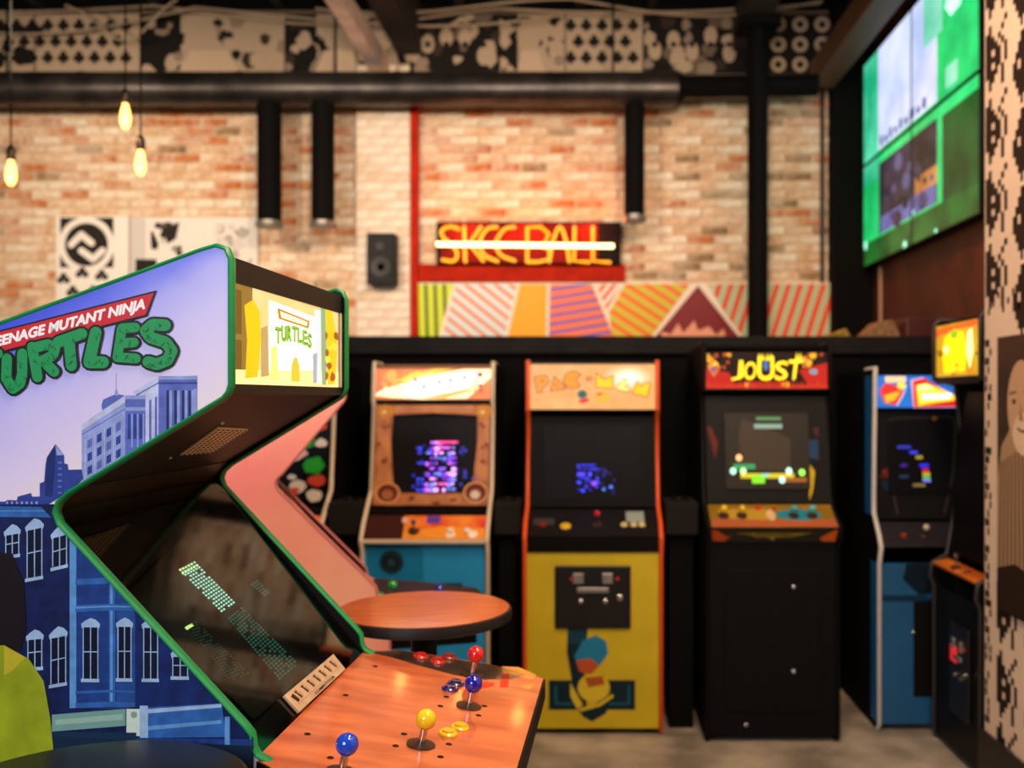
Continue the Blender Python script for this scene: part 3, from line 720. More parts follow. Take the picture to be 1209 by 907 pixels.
letter([(150, 215), (235, 200), (258, 240), (245, 275), (212, 285), (205, 335), (178, 335)], yl, [(200, 235), (222, 230), (218, 252), (204, 254)])
letter([(272, 320), (300, 210), (385, 300)], yl, [(300, 285), (308, 262), (325, 280)])
letter([(440 + 68 * math.cos(t), 235 + 66 * math.sin(t)) for t in [0.75 + i * .3 for i in range(17)]] + [(455, 228)], yl)
A.disc(560, 225, 26, br, 20); A.disc(560, 225, 18, yl, 13)
letter([(612, 290), (618, 185), (668, 235), (735, 205), (732, 300)], oc)
letter([(762, 305), (828, 222), (856, 325)], lit('fbe37a', 1.6), [(812, 295), (826, 268), (836, 300)])
letter([(885, 340), (915, 250), (950, 290), (975, 262), (1015, 262), (985, 370), (950, 355)], oc)
A.disc(508, 350, 36, lit('2a6a74', .6), 34); A.poly([(478, 395), (548, 378), (562, 400), (520, 424), (486, 418)], lit('e02020', 1.0)); A.disc(660, 370, 56, lit('f4b030', 1.1), 52); A.poly([(612, 345), (660, 336), (664, 350), (616, 362)], lit('d8401c', .9))
A.line([(130, 400), (330, 360), (460, 352)], 5, yl); A.line([(150, 345), (420, 322)], 4, yl)
A.build('marquee_print', U.root)
U.span('marquee_top_rail', (.248, 1.762), (.25, 1.772), BLACK)
# ------------------------------------------------ blue cabinet with girder bezel
wb = mat('bone_molding', 'd9c9ae', .45, var=.08)
FRN = [(.04, 0), (.01, .03), (0, .86), (-.03, .92), (.02, .99), (.10, 1.06), (.2, 1.14), (.26, 1.55), (.24, 1.58), (.27, 1.768)]
BLUE = mat('sky_blue_laminate', '1c90cc', .45, var=.1, scale=5)
def nintendo_like(name, label, X0, X1, Yf, seed):
    U = Upright(name, label, X0, X1, Yf, FRN, .78, MATTE, wb)
    U.span('front_panel', (.014, .03), (.004, .905), BLUE)
    U.span('control_lip', (-.03, .908), (-.03, .928), wb, bevel=.003)
    U.span('control_panel', (-.03, .93), (.06, 1.03), mat('control_red', 'd0301c', .35, var=.3, scale=9, c2='e88a2a'), bevel=.003)
    return U
U = nintendo_like('arcade_cabinet', 'blue fronted arcade cabinet with bone edging and a girder patterned screen frame', -1.076, -.464, 4.6, 1)
A = U.art((-.03, .93), (.06, 1.03), (70, 325, 880, 425))
rr = random.Random(4)
A.rect(70, 325, 330, 425, flat('3a1410')); A.poly([(330, 400), (560, 372), (880, 380), (880, 425), (330, 425)], flat('e8922a')); A.rect(480, 328, 570, 360, flat('5a3ca8')); A.disc(330, 345, 20, flat('d8b0a0'), 14)
A.disc(650, 405, 32, flat('f0d8c0'), 16); A.disc(800, 405, 32, flat('f0e0d0'), 16); A.build('control_print', U.root)
ball_stick(U.root, (-.05, .0, .965), '2a2a6a', .05, .014, (0, -.5, .86)); push_button(U.root, (.12, .0, .966), 'e8d8c8', .013, (0, -.7, .7)); push_button(U.root, (.2, .0, .966), 'e8d8c8', .013, (0, -.7, .7))
sp_ = MB().lathe([(.066, 0), (.066, .004), (.05, .005)], (P(462, 0, 4.6).x + .77, .008, 1.6 - (664 - 468) * .004), 28, 'y').build('speaker_grille', mat('grille_navy', '0e3a4c', .6), U.root, smooth=30)
for k in range(16):
    t = k * math.pi / 8; cx, cz = P(462, 0, 4.6).x + .77, 1.6 - (664 - 468) * .004
    MB().tube([(cx + .02 * math.cos(t), .002, cz + .02 * math.sin(t)), (cx + .06 * math.cos(t), .002, cz + .06 * math.sin(t))], .0035, 5).build('grille_slot', BLACK, sp_)
A = U.art((.004, .5), (.004, .905), (55, 470, 875, 1040)); A.poly([(70, 475), (420, 480), (455, 520), (458, 720), (240, 730), (200, 760), (70, 760)], flat('1478a8')); A.rect(250, 735, 720, 800, flat('0b2a36')); A.build('front_print', U.root)
U.span('bezel_apron', (.09, 1.035), (.17, 1.06), MATTE)
# girder frame round the screen
pB, pT = (.17, 1.065), (.255, 1.555)
wood = mat('girder_tan', 'c07a44', .5, scale=10, c2='8f4f2a', emit=.10)
outer = [(100, 310), (500, 310), (905, 310), (905, 620), (905, 1135), (820, 1135), (500, 1135), (190, 1135), (105, 1135), (105, 620)]
inner = [(225, 395), (500, 375), (815, 395), (818, 620), (795, 950), (720, 1035), (500, 1040), (300, 1035), (240, 950), (215, 620)]
A = U.art(pB, pT, (100, 310, 905, 1135), lift=0.012)
fm = MB(); ring(fm, outer, inner, lambda x, y: A.pt(x, y))
A0 = U.art(pB, pT, (100, 310, 905, 1135), lift=0.001); n = len(inner)
fm.add([A.pt(*p) for p in inner] + [A0.pt(*p) for p in inner], [(i, (i + 1) % n, (i + 1) % n + n, i + n) for i in range(n)])
fm.build('screen_frame', wood, U.root)
lt, dkk = flat('dba070'), flat('6a3018')
A.k = 1
for y in (325, 345, 368): A.line([(240, y), (790, y)], 6, lt, caps=False)
for x in (125, 150, 175, 195): A.line([(x, 420), (x + 22, 930)], 6, lt, caps=False)
for x in (840, 862, 884): A.line([(x, 420), (x - 8, 930)], 6, lt, caps=False)
for y in (1070, 1095, 1118): A.line([(300, y), (720, y)], 6, lt, caps=False)
for (x, y) in ((170, 365), (860, 365)): A.disc(x, y, 58, flat('c8872a')); A.disc(x - 8, y + 5, 16, flat('e0c8a0'))
for (x, y) in ((205, 1035), (815, 1030)): A.disc(x, y, 88, flat('d89a66')); A.disc(x, y, 72, flat('6a2c18')); A.disc(x, y + 14, 40, flat('a86a48'))
A.disc(810, 1050, 34, flat('e0d0c0'))
for (x, y) in ((175, 500), (140, 640), (165, 770), (860, 480), (870, 650), (860, 780), (380, 1085), (540, 1105), (660, 1080)): A.blobs(x - 28, y - 24, x + 28, y + 24, 3, [dkk, flat('8a4424')], 10, 24, rr)
A.build('frame_print', U.root)
U.span('screen', (pB[0] + .012, pB[1] + .02), (pT[0] + .012, pT[1] - .02), screenM, t=.01)
A = U.art((pB[0] + .012, pB[1] + .02), (pT[0] + .012, pT[1] - .02), (100, 330, 905, 1115), lift=.002)
A.rect(100, 330, 905, 1115, flat('060509', .5)); A.layer()
ms = [lit('d060ff', 2.2), lit('8a3cf0', 2.0), lit('f0a0ff', 2.6), lit('ff58c0', 2.0), lit('7088ff', 2.0)]
for r in range(10):
    for q in range(9):
        x, y = 400 + q * 30, 610 + r * 44
        if rr.random() < (.85 if q > 2 else .45): A.rect(x, y, x + rr.choice([18, 30]), y + rr.choice([16, 30]), rr.choice(ms) if q > 1 else lit('3a48f0', 1.4), True)
A.rect(540, 606, 680, 622, lit('ff4090', 2.0))
for q in range(30): A.disc(rr.uniform(370, 800), rr.uniform(640, 1010), rr.uniform(6, 15), lit('2a30d0', .9), n=7)
A.build('screen_picture', U.root)
U.span('marquee', (.25, 1.585), (.262, 1.738), glow('marquee_orange', 'f08a28', 1.0, c2='e86a1c'))
A = U.art((.25, 1.585), (.262, 1.738), (110, 90, 925, 298))
A.poly([(110, 270), (250, 200), (330, 190), (400, 110), (520, 130), (730, 95), (925, 95), (925, 150), (820, 240), (760, 290), (440, 298), (220, 285)], lit('ffdca0', 2.4))
A.poly([(300, 215), (360, 150), (480, 160), (800, 105), (850, 150), (760, 220), (600, 280), (330, 285)], glow('marquee_white', 'fffaf0', 1.15))
A.poly([(270, 170), (360, 120), (470, 105), (520, 92), (660, 92), (440, 140), (300, 190)], lit('ffc81c', 1.5)); A.poly([(440, 290), (620, 255), (780, 225), (800, 240), (600, 292)], lit('f6a818', 1.4)); A.blobs(115, 100, 280, 250, 9, [lit('e8641c', 1.3), lit('f49a2a', 1.6)], 20, 44, rr); A.poly([(110, 280), (110, 262), (190, 215), (200, 225)], lit('ffe0b0', 2.2))
A.disc(850, 130, 20, lit('b8341c', .8)); A.blobs(800, 170, 890, 250, 6, [lit('f0b070', 1.6), lit('c84a24', .9)], 12, 24, rr)
for x, y in ((390, 165), (450, 212), (640, 170), (740, 150), (560, 180)): A.disc(x, y, 12, lit('8088a8', 1.0), 16, n=8)
A.build('marquee_print', U.root)
U.span('marquee_top_rail', (.255, 1.74), (.26, 1.758), mat('tan_rail', '7a5030', .5)); U.span('marquee_bottom_rail', (.25, 1.562), (.25, 1.583), BLACK)
# ------------------------------------------------ its neighbour, mostly behind the pink-sided cabinet
U = nintendo_like('arcade_cabinet', 'cabinet with red and green screen art, mostly hidden behind the pink-sided cabinet', -1.86, -1.255, 4.6, 2)
U.span('screen', (.19, 1.065), (.255, 1.555), screenM, t=.01)
A = U.art((.19, 1.065), (.255, 1.555), (305, 478, 400, 600), lift=.004)
for c_, x, y, r in (('1f9a30', 378, 520, 12), ('d8b0b4', 372, 538, 9), ('1f9a30', 386, 552, 11), ('c8c8bc', 374, 578, 8), ('a82820', 366, 592, 9), ('d0c8bc', 388, 588, 8), ('b84030', 390, 570, 8), ('c05028', 388, 500, 11), ('d8d0c8', 393, 525, 6), ('c8c8c8', 369, 566, 4), ('c83a20', 372, 582, 4)):
    k = rr.randint(6, 9); A.poly([(x + r * rr.uniform(.75, 1.15) * math.cos(6.283 * i / k), y + r * rr.uniform(.75, 1.15) * math.sin(6.283 * i / k)) for i in range(k)], flat(c_))
A.rect(330, 574, 356, 581, lit('5a60d0', .8)); A.rect(322, 553, 340, 562, lit('a0481c', .6)); A.poly([(312, 515), (350, 520), (350, 600), (312, 600)], lit('0b0b18', .1))
A.build('bezel_print', U.root)
U.span('marquee', (.25, 1.585), (.262, 1.738), glow('marquee_dim', 'b04a24', .6)); U.span('bezel_apron', (.09, 1.035), (.17, 1.06), MATTE)
push_button(U.root, (.2, .0, .966), '2fd020', .03, (0, -.7, .7)); ball_stick(U.root, (-.05, 0, .965), 'd8d0c0', .05, .014, (0, -.5, .86))
# ------------------------------------------------ black cabinet with flaming marquee
U = Upright('arcade_cabinet', 'all black arcade cabinet with yellow lettering on a red and black marquee', .544, 1.166, 4.5,
            [(.03, 0), (0, .03), (0, .9), (-.05, .95), (-.06, 1.0), (.1, 1.06), (.16, 1.13), (.22, 1.6), (.15, 1.63), (.15, 1.855)], .8, MATTE, BLACK)
U.span('front_panel', (.004, .03), (.0, .92), mat('black_vinyl', '0a0909', .65, var=.3, scale=80, bump=.1, spec=.12))
U.span('front_door', (-.004, .14), (-.004, .80), mat('black_vinyl', '0a0909', .65, var=.3, scale=80, bump=.1, spec=.12), .22, t=.006, bevel=.003)
for x, z in ((.095, .72), (.095, .33), (-.125, .085)): MB().lathe([(.009, 0), (.009, .006), (.004, .009)], (x, -.004, z), 12, 'y').build('bolt', STEEL, U.root, smooth=40)
U.span('control_face', (-.004, .925), (-.055, 1.0), mat('control_face_black', '14100e', .4))
A = U.art((-.004, .925), (-.055, 1.0), (50, 720, 595, 850))
A.poly([(50, 740), (75, 745), (120, 800), (140, 790), (110, 840), (60, 830)], flat('c8501c')); A.poly([(595, 740), (575, 745), (530, 800), (520, 815), (540, 840), (590, 840)], flat('d8641c')); A.poly([(150, 765), (490, 765), (440, 785), (400, 800), (330, 805), (320, 840), (300, 805), (240, 800), (215, 782)], flat('8a7a1c')); A.rect(240, 775, 400, 785, flat('3a2a10'))
A.build('control_face_print', U.root)
U.span('control_panel', (-.055, 1.003), (.10, 1.09), mat('control_ochre', '8e6c1e', .4, var=.3, scale=7, spec=.2), bevel=.003)
A = U.art((-.055, 1.003), (.10, 1.09), (50, 640, 595, 745))
A.poly([(60, 710), (590, 710), (595, 745), (50, 745)], flat('a05430')); A.poly([(90, 665), (300, 660), (300, 715), (90, 705)], flat('a8862a')); A.disc(440, 690, 100, flat('1c7a8a'), 26, 24); A.rect(255, 652, 285, 668, flat('b01818')); A.rect(330, 655, 350, 668, flat('a01818')); A.disc(318, 690, 20, flat('c8a878'), 26); A.build('control_print', U.root)
for x, c_ in ((-.225, 'e0c020'), (-.14, 'd8b828'), (.1, '3a9aa0'), (.185, '4ab0a8')): ball_stick(U.root, (x, .02, 1.045), c_, .04, .017, (0, -.45, .9))
U.span('bezel', (.11, 1.095), (.20, 1.60), mat('bezel_smoke', '0b0908', .6, var=.4, scale=6, spec=.1))
U.span('screen', (.115, 1.16), (.178, 1.52), mat('grey_screen_glass', '2c2822', .4, var=.35, scale=7, spec=.2), .2, t=.01)
A = U.art((.115, 1.16), (.178, 1.52), (110, 330, 480, 600), .2, lift=.003)
A.rect(110, 330, 480, 600, flat('2c2822', .4))
A.poly([(185, 350), (400, 420), (395, 540), (180, 530), (170, 420)], flat('423a30', .4))
A.rect(175, 545, 410, 562, lit('d8c81c', 1.2)); A.rect(225, 552, 280, 580, lit('7ae020', 1.5)); A.rect(145, 512, 240, 530, lit('2aa868', .9)); A.rect(360, 560, 465, 575, lit('b86a1c', .7)); A.rect(240, 370, 365, 386, lit('7aa09a', .5)); A.rect(250, 345, 360, 356, lit('4a8a5a', .4)); A.rect(270, 545, 300, 556, lit('8ae0d0', 1.2))
for x, y, c_ in ((143, 537, 'a8f0d0'), (187, 537, 'b8f0a0'), (388, 537, 'b8f8d8'), (445, 542, '90f050'), (357, 568, 'b0e8e0'), (170, 490, 'ffb070')): A.disc(x, y, 13, lit(c_, 2.2), 12)
A.build('screen_picture', U.root)
A = U.art((.11, 1.095), (.20, 1.60), (50, 200, 595, 650), lift=.0005)
A.rect(50, 200, 595, 650, flat('0b0908', .6))
A.poly([(515, 490), (535, 520), (522, 600), (505, 640), (508, 560)], flat('c8a81c')); A.poly([(495, 385), (555, 385), (555, 470), (495, 460)], flat('1c3a5a')); A.poly([(55, 330), (75, 330), (105, 400), (90, 470)], flat('5a1c14')); A.poly([(530, 340), (560, 330), (555, 380)], flat('4a2018')); A.build('bezel_print', U.root)
U.span('hood', (.21, 1.603), (.155, 1.632), BLACK)
U.span('marquee', (.158, 1.638), (.158, 1.812), glow('marquee_black', '1a0806', .1))
A = U.art((.158, 1.638), (.158, 1.812), (55, 45, 588, 198))
A.poly([(55, 120), (150, 130), (240, 170), (400, 170), (470, 120), (588, 90), (588, 198), (55, 198)], lit('c81c0c', 1.0)); A.poly([(80, 60), (120, 110), (90, 150), (60, 110)], lit('e8842a', 1.1)); A.blobs(60, 50, 165, 120, 9, [lit('f0a81c', 1.3), lit('f8d02a', 1.5), lit('d8501c', 1.0)], 8, 20, rr); A.blobs(480, 50, 585, 110, 9, [lit('f0b81c', 1.3), lit('d8501c', 1.0), lit('f0903a', 1.3)], 8, 20, rr); A.poly([(380, 120), (470, 130), (500, 180), (430, 190)], lit('1a0604', .1)); A.poly([(150, 120), (200, 130), (240, 180), (180, 176)], lit('1a0604', .1))
A.disc(528, 128, 18, lit('7aa8c0', 1.0), 12); A.disc(88, 118, 14, lit('a86a8a', .9), 16)
for off, m_ in ((.03, lit('d8501c', .9)), (.012, lit('ffdc20', 2.0))):
    for ch, qd in (('J', ((165, 165), (222, 160), (218, 80), (182, 82))), ('O', ((218, 160), (272, 165), (280, 88), (228, 84))), ('U', ((278, 165), (358, 165), (352, 62), (284, 62))), ('S', ((356, 165), (412, 162), (418, 82), (360, 84))), ('T', ((412, 170), (470, 152), (484, 78), (420, 78)))): A.text(ch, qd, m_, off)
for x in (290, 305, 325, 340, 455, 470): A.poly([(x - 8, 80), (x, 46 + (x % 7)), (x + 8, 80)], lit('ffdc20', 1.8))
A.disc(318, 102, 11, lit('3a78c0', 1.2), 22); A.disc(236, 184, 11, lit('f0a81c', 1.4)); A.poly([(385, 175), (420, 172), (430, 196), (400, 196)], lit('f0a81c', 1.4)); A.rect(270, 178, 375, 194, lit('a01208', .9))
for k in range(30): A.poly([(55 + k * 18, 198), (60 + k * 18, 150 + rr.uniform(0, 30)), (70 + k * 18, 198)], lit('e0381c', 1.0))
A.build('marquee_print', U.root)
# ------------------------------------------------ blue sided cabinet with white edging on the right
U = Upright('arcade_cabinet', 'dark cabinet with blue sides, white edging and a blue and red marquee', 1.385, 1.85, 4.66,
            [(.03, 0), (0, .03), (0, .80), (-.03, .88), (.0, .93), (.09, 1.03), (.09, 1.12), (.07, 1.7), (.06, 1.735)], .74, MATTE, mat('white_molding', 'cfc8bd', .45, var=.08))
box('lit_side_band', (-U.w / 2 - .0015, .012, .04), (-U.w / 2 - .0002, .10, .80), mat('royal_blue_laminate', '14629a', .5, var=.12, scale=4), U.root)  # blue left at the lit edge; the shaded rest is coloured black
box('lit_side_band', (-U.w / 2 - .0015, .10, 1.02), (-U.w / 2 - .0002, .20, 1.70), mat('royal_blue_laminate', '14629a', .5, var=.12, scale=4), U.root)
U.span('front_panel', (.004, .03), (.004, .80), mat('navy_front', '14507a', .5, var=.15, scale=5))
A = U.art((.004, .03), (.004, .80), (1045, 660, 1150, 862)); A.poly([(1075, 660), (1150, 660), (1150, 690), (1090, 700), (1070, 680)], flat('0c1a24')); A.rect(1083, 705, 1150, 828, flat('0b0a0b')); A.rect(1045, 700, 1100, 708, flat('0e2c42')); A.build('front_print', U.root)
MB().lathe([(.009, 0), (.009, .008), (.004, .011)], (-.06, .0, .47), 12, 'y').build('door_lock', STEEL, U.root, smooth=40)
U.span('control_panel', (-.03, .885), (.08, .99), mat('control_dark', '1c1a20', .35, var=.3), bevel=.003)
ball_stick(U.root, (.0, .02, .93), 'c8b8a0', .05, .015, (0, -.5, .86)); push_button(U.root, (-.1, .02, .93), '8a2c1c', .012, (0, -.7, .7))
U.span('bezel', (.1, 1.0), (.11, 1.535), mat('bezel_black', '0a090a', .6, var=.3, spec=.12))
A = U.art((.1, 1.0), (.11, 1.535), (55, 310, 350, 760), lift=.001)
A.rect(55, 310, 350, 760, flat('0a090a', .6))
A.line([(130, 740), (102, 560), (100, 360), (118, 345), (315, 340), (330, 360), (322, 560), (290, 735)], 4, flat('4a3c2c')); A.blobs(70, 510, 130, 590, 5, [flat('7a2c24'), flat('5a2018')], 8, 20, rr); A.blobs(70, 590, 240, 650, 8, [flat('16283a'), flat('0e1c2a')], 12, 28, rr); A.disc(258, 345, 9, flat('a8702a'))
A.build('bezel_print', U.root)
U.span('screen', (.098, 1.12), (.106, 1.48), screenM, .15, t=.008)
A = U.art((.098, 1.12), (.106, 1.48), (120, 370, 320, 670), .15, lift=.003)
A.rect(120, 370, 320, 670, flat('060509', .5))
for x, y, w_, c_ in ((150, 470, 44, '3038c0'), (190, 492, 26, '4040f0'), (160, 545, 22, '401a90'), (210, 512, 22, 'b09a30'), (222, 545, 30, '3030ff'), (230, 564, 22, 'd02060'), (232, 580, 24, 'd0b020'), (232, 594, 24, '50c040'), (232, 606, 26, '8080f0'), (156, 590, 30, '1c2c50'), (200, 625, 40, '806a3a')): A.rect(x, y, x + w_, y + 13, lit(c_, 1.0))
A.build('screen_picture', U.root)
U.span('marquee', (.068, 1.545), (.064, 1.70), glow('marquee_blue', '2a7ad8', .9))
A = U.art((.068, 1.545), (.064, 1.70), (228, 335, 790, 552))
A.poly([(440, 365), (520, 345), (560, 375), (680, 440), (750, 480), (785, 548), (460, 552)], lit('f0b8d8', 1.2)); A.poly([(455, 372), (530, 352), (660, 440), (745, 485), (780, 545), (465, 548)], lit('e0201c', 1.3)); A.poly([(475, 400), (540, 385), (640, 430), (735, 475), (740, 500), (600, 520), (490, 540)], lit('ffc02a', 2.0)); A.poly([(510, 460), (700, 455), (700, 490), (520, 500)], lit('fff0c0', 2.8)); A.poly([(490, 400), (555, 395), (600, 425), (490, 440)], lit('ffe090', 2.2))
A.poly([(275, 340), (408, 340), (410, 378), (280, 382)], lit('ffc890', 1.5)); A.poly([(240, 430), (280, 385), (340, 400), (400, 440), (350, 535), (270, 520)], lit('e8302a', 1.3)); A.poly([(270, 470), (330, 450), (380, 440), (340, 500), (285, 520)], lit('f6a82a', 1.6)); A.disc(380, 402, 26, lit('f8d04a', 1.6)); A.line([(412, 400), (395, 460), (355, 535)], 8, lit('c8d8f8', 1.3))
A.build('marquee_print', U.root)
# ------------------------------------------------ cabinet turned sideways by the papered pier (front faces left)
U = Upright('arcade_cabinet', 'dark cabinet turned sideways beside the papered pier, with a square yellow marquee', -.28, .28, 0,
            [(.03, 0), (0, .03), (0, .72), (-.02, .76), (-.01, .82), (.06, .86), (.14, 1.3), (.10, 1.65), (.0, 1.675), (.0, 1.93), (.02, 1.955)], .70, BLACK, mat('dark_molding', '2a2624', .4), rz=-math.pi / 2, loc=(1.625, 4.30, 0))
U.span('front_panel', (.004, .03), (.004, .72), BLACK)
coin_door(U.root, -.06, .16, .2, .6, .003)
U.span('coin_slot_lamp', (-.012, .43), (-.012, .5), mat('red_lamp_glass', 'c01010', .3, emit=1.6), .035, t=.006)
U.span('control_panel', (-.012, .825), (.06, .845), mat('control_amber', 'd8781c', .35, var=.25, scale=6, c2='a84c14'), bevel=.003)
ball_stick(U.root, (-.05, .02, .836), '3a2a20', .05, .014); push_button(U.root, (.08, .02, .836), '5a2c14', .012)
U.span('bezel', (.07, .87), (.13, 1.62), mat('bezel_black', '0a090a', .6, var=.3, spec=.12)); U.span('screen', (.08, 1.0), (.125, 1.5), screenM, .2, t=.006)
U.span('marquee', (.006, 1.69), (.006, 1.925), glow('marquee_yellow', 'f0c01c', .85, c2='e8981c'))
A = U.art((.006, 1.69), (.006, 1.925), (555, 0, 890, 360))
A.poly([(555, 20), (890, 0), (890, 40), (700, 40), (560, 80)], lit('f0641c', 1.2)); A.poly([(620, 340), (600, 180), (630, 80), (700, 40), (770, 70), (800, 190), (780, 330)], lit('ffd80c', 1.7)); A.disc(700, 75, 30, lit('9ad020', 1.2)); A.poly([(800, 70), (830, 50), (840, 200), (815, 320), (790, 200)], lit('fff09a', 2.2)); A.poly([(640, 140), (660, 180), (640, 210), (615, 170)], lit('fff4a0', 2.2)); A.blobs(560, 60, 620, 220, 6, [lit('a8600c', .6), lit('d8a81c', 1.2)], 12, 24, rr); A.blobs(850, 80, 888, 260, 5, [lit('8a6a10', .6), lit('e8b81c', 1.2)], 8, 20, rr); A.blobs(680, 280, 760, 350, 5, [lit('b08a10', .7)], 8, 16, rr)
A.build('marquee_print', U.root)
U.span('marquee_bottom_rail', (.0, 1.655), (.0, 1.688), BLACK)
# ------------------------------------------------ narrow black drink stands wedged between the cabinets
grit = mat('gritty_black', '1e1b19', .8, var=.4, scale=60, spec=.15)
for xa, xb, lab in ((-1.245, -1.09, 'black drink stand behind the tip of the pink cabinet'), (-.45, -.325, 'black drink stand between the blue cabinet and the yellow cabinet'), (.372, .53, 'black drink stand between the yellow cabinet and the all black cabinet')):
    xm = (xa + xb) / 2; d = empty('drink_stand', (xm, 4.72, 0), 0, lab, 'stand', 'black drink stands between cabinets')
    MB().box((-(xb - xa) / 2 + .02, -.02, 0), ((xb - xa) / 2 - .02, .2, .94)).build('column', MATTE, d)
    MB().box((-(xb - xa) / 2, -.06, .935), ((xb - xa) / 2, .22, 1.09)).build('tray_box', grit, d, bevel=.006)
    MB().lathe([(.04, 1.09), (.042, 1.095), (.038, 1.097), (.036, 1.091)], (0, .08, 0), 20).build('cup_ring', BLACK, d, smooth=40)
# ================================================================== big four-player cabinets facing right
S = 1.63 / F
def L(px, py): return ((px - CX) * S + .6, EYE - (py - CY) * S)
ZD = lambda x: .9868 - .146 * (x - .07)            # deck plane height at local x
dark_under = mat('dark_umber_panel', '1c120d', .5, var=.4, scale=5)
def glass_mat():
    m = bpy.data.materials.new('screen_pane_glass'); m.use_nodes = True; N, K = m.node_tree.nodes, m.node_tree.links
    N.remove(N['Principled BSDF']); o = N['Material Output']
    g = N.new('ShaderNodeBsdfGlossy'); g.inputs['Roughness'].default_value = .03
    t = N.new('ShaderNodeBsdfTransparent'); t.inputs[0].default_value = (.72, .74, .74, 1)
    mx = N.new('ShaderNodeMixShader'); fr = N.new('ShaderNodeFresnel'); fr.inputs[0].default_value = 1.75
    no = N.new('ShaderNodeTexNoise'); no.inputs['Scale'].default_value = 6; mr = N.new('ShaderNodeMapRange'); mr.inputs[3].default_value = .02; mr.inputs[4].default_value = .06
    K.new(no.outputs['Fac'], mr.inputs[0]); K.new(mr.outputs[0], g.inputs['Roughness'])
    ge = N.new('ShaderNodeNewGeometry'); iv = N.new('ShaderNodeMath'); iv.operation = 'SUBTRACT'; iv.inputs[0].default_value = 1; K.new(ge.outputs['Backfacing'], iv.inputs[1]); mu_ = N.new('ShaderNodeMath'); mu_.operation = 'MULTIPLY'; K.new(fr.outputs[0], mu_.inputs[0]); K.new(iv.outputs[0], mu_.inputs[1]); K.new(mu_.outputs[0], mx.inputs[0]); K.new(t.outputs[0], mx.inputs[1]); K.new(g.outputs[0], mx.inputs[2]); K.new(mx.outputs[0], o.inputs[0])
    return m
GLASS = glass_mat()
PROF = [(-262, 466), (0, 379), (236, 295), (254, 290), (266, 294), (271, 306), (271, 454), (268, 463), (262, 470), (75, 583), (63, 594), (59, 606), (64, 620), (288, 858), (296, 868), (298, 884), (303, 893), (316, 900), (330, 930)]
PROF2 = [(-262, 410), (0, 345), (186, 296), (204, 290), (216, 296), (222, 308), (222, 400), (219, 409), (213, 416)] + PROF[9:]
W4, T4 = .70, .018
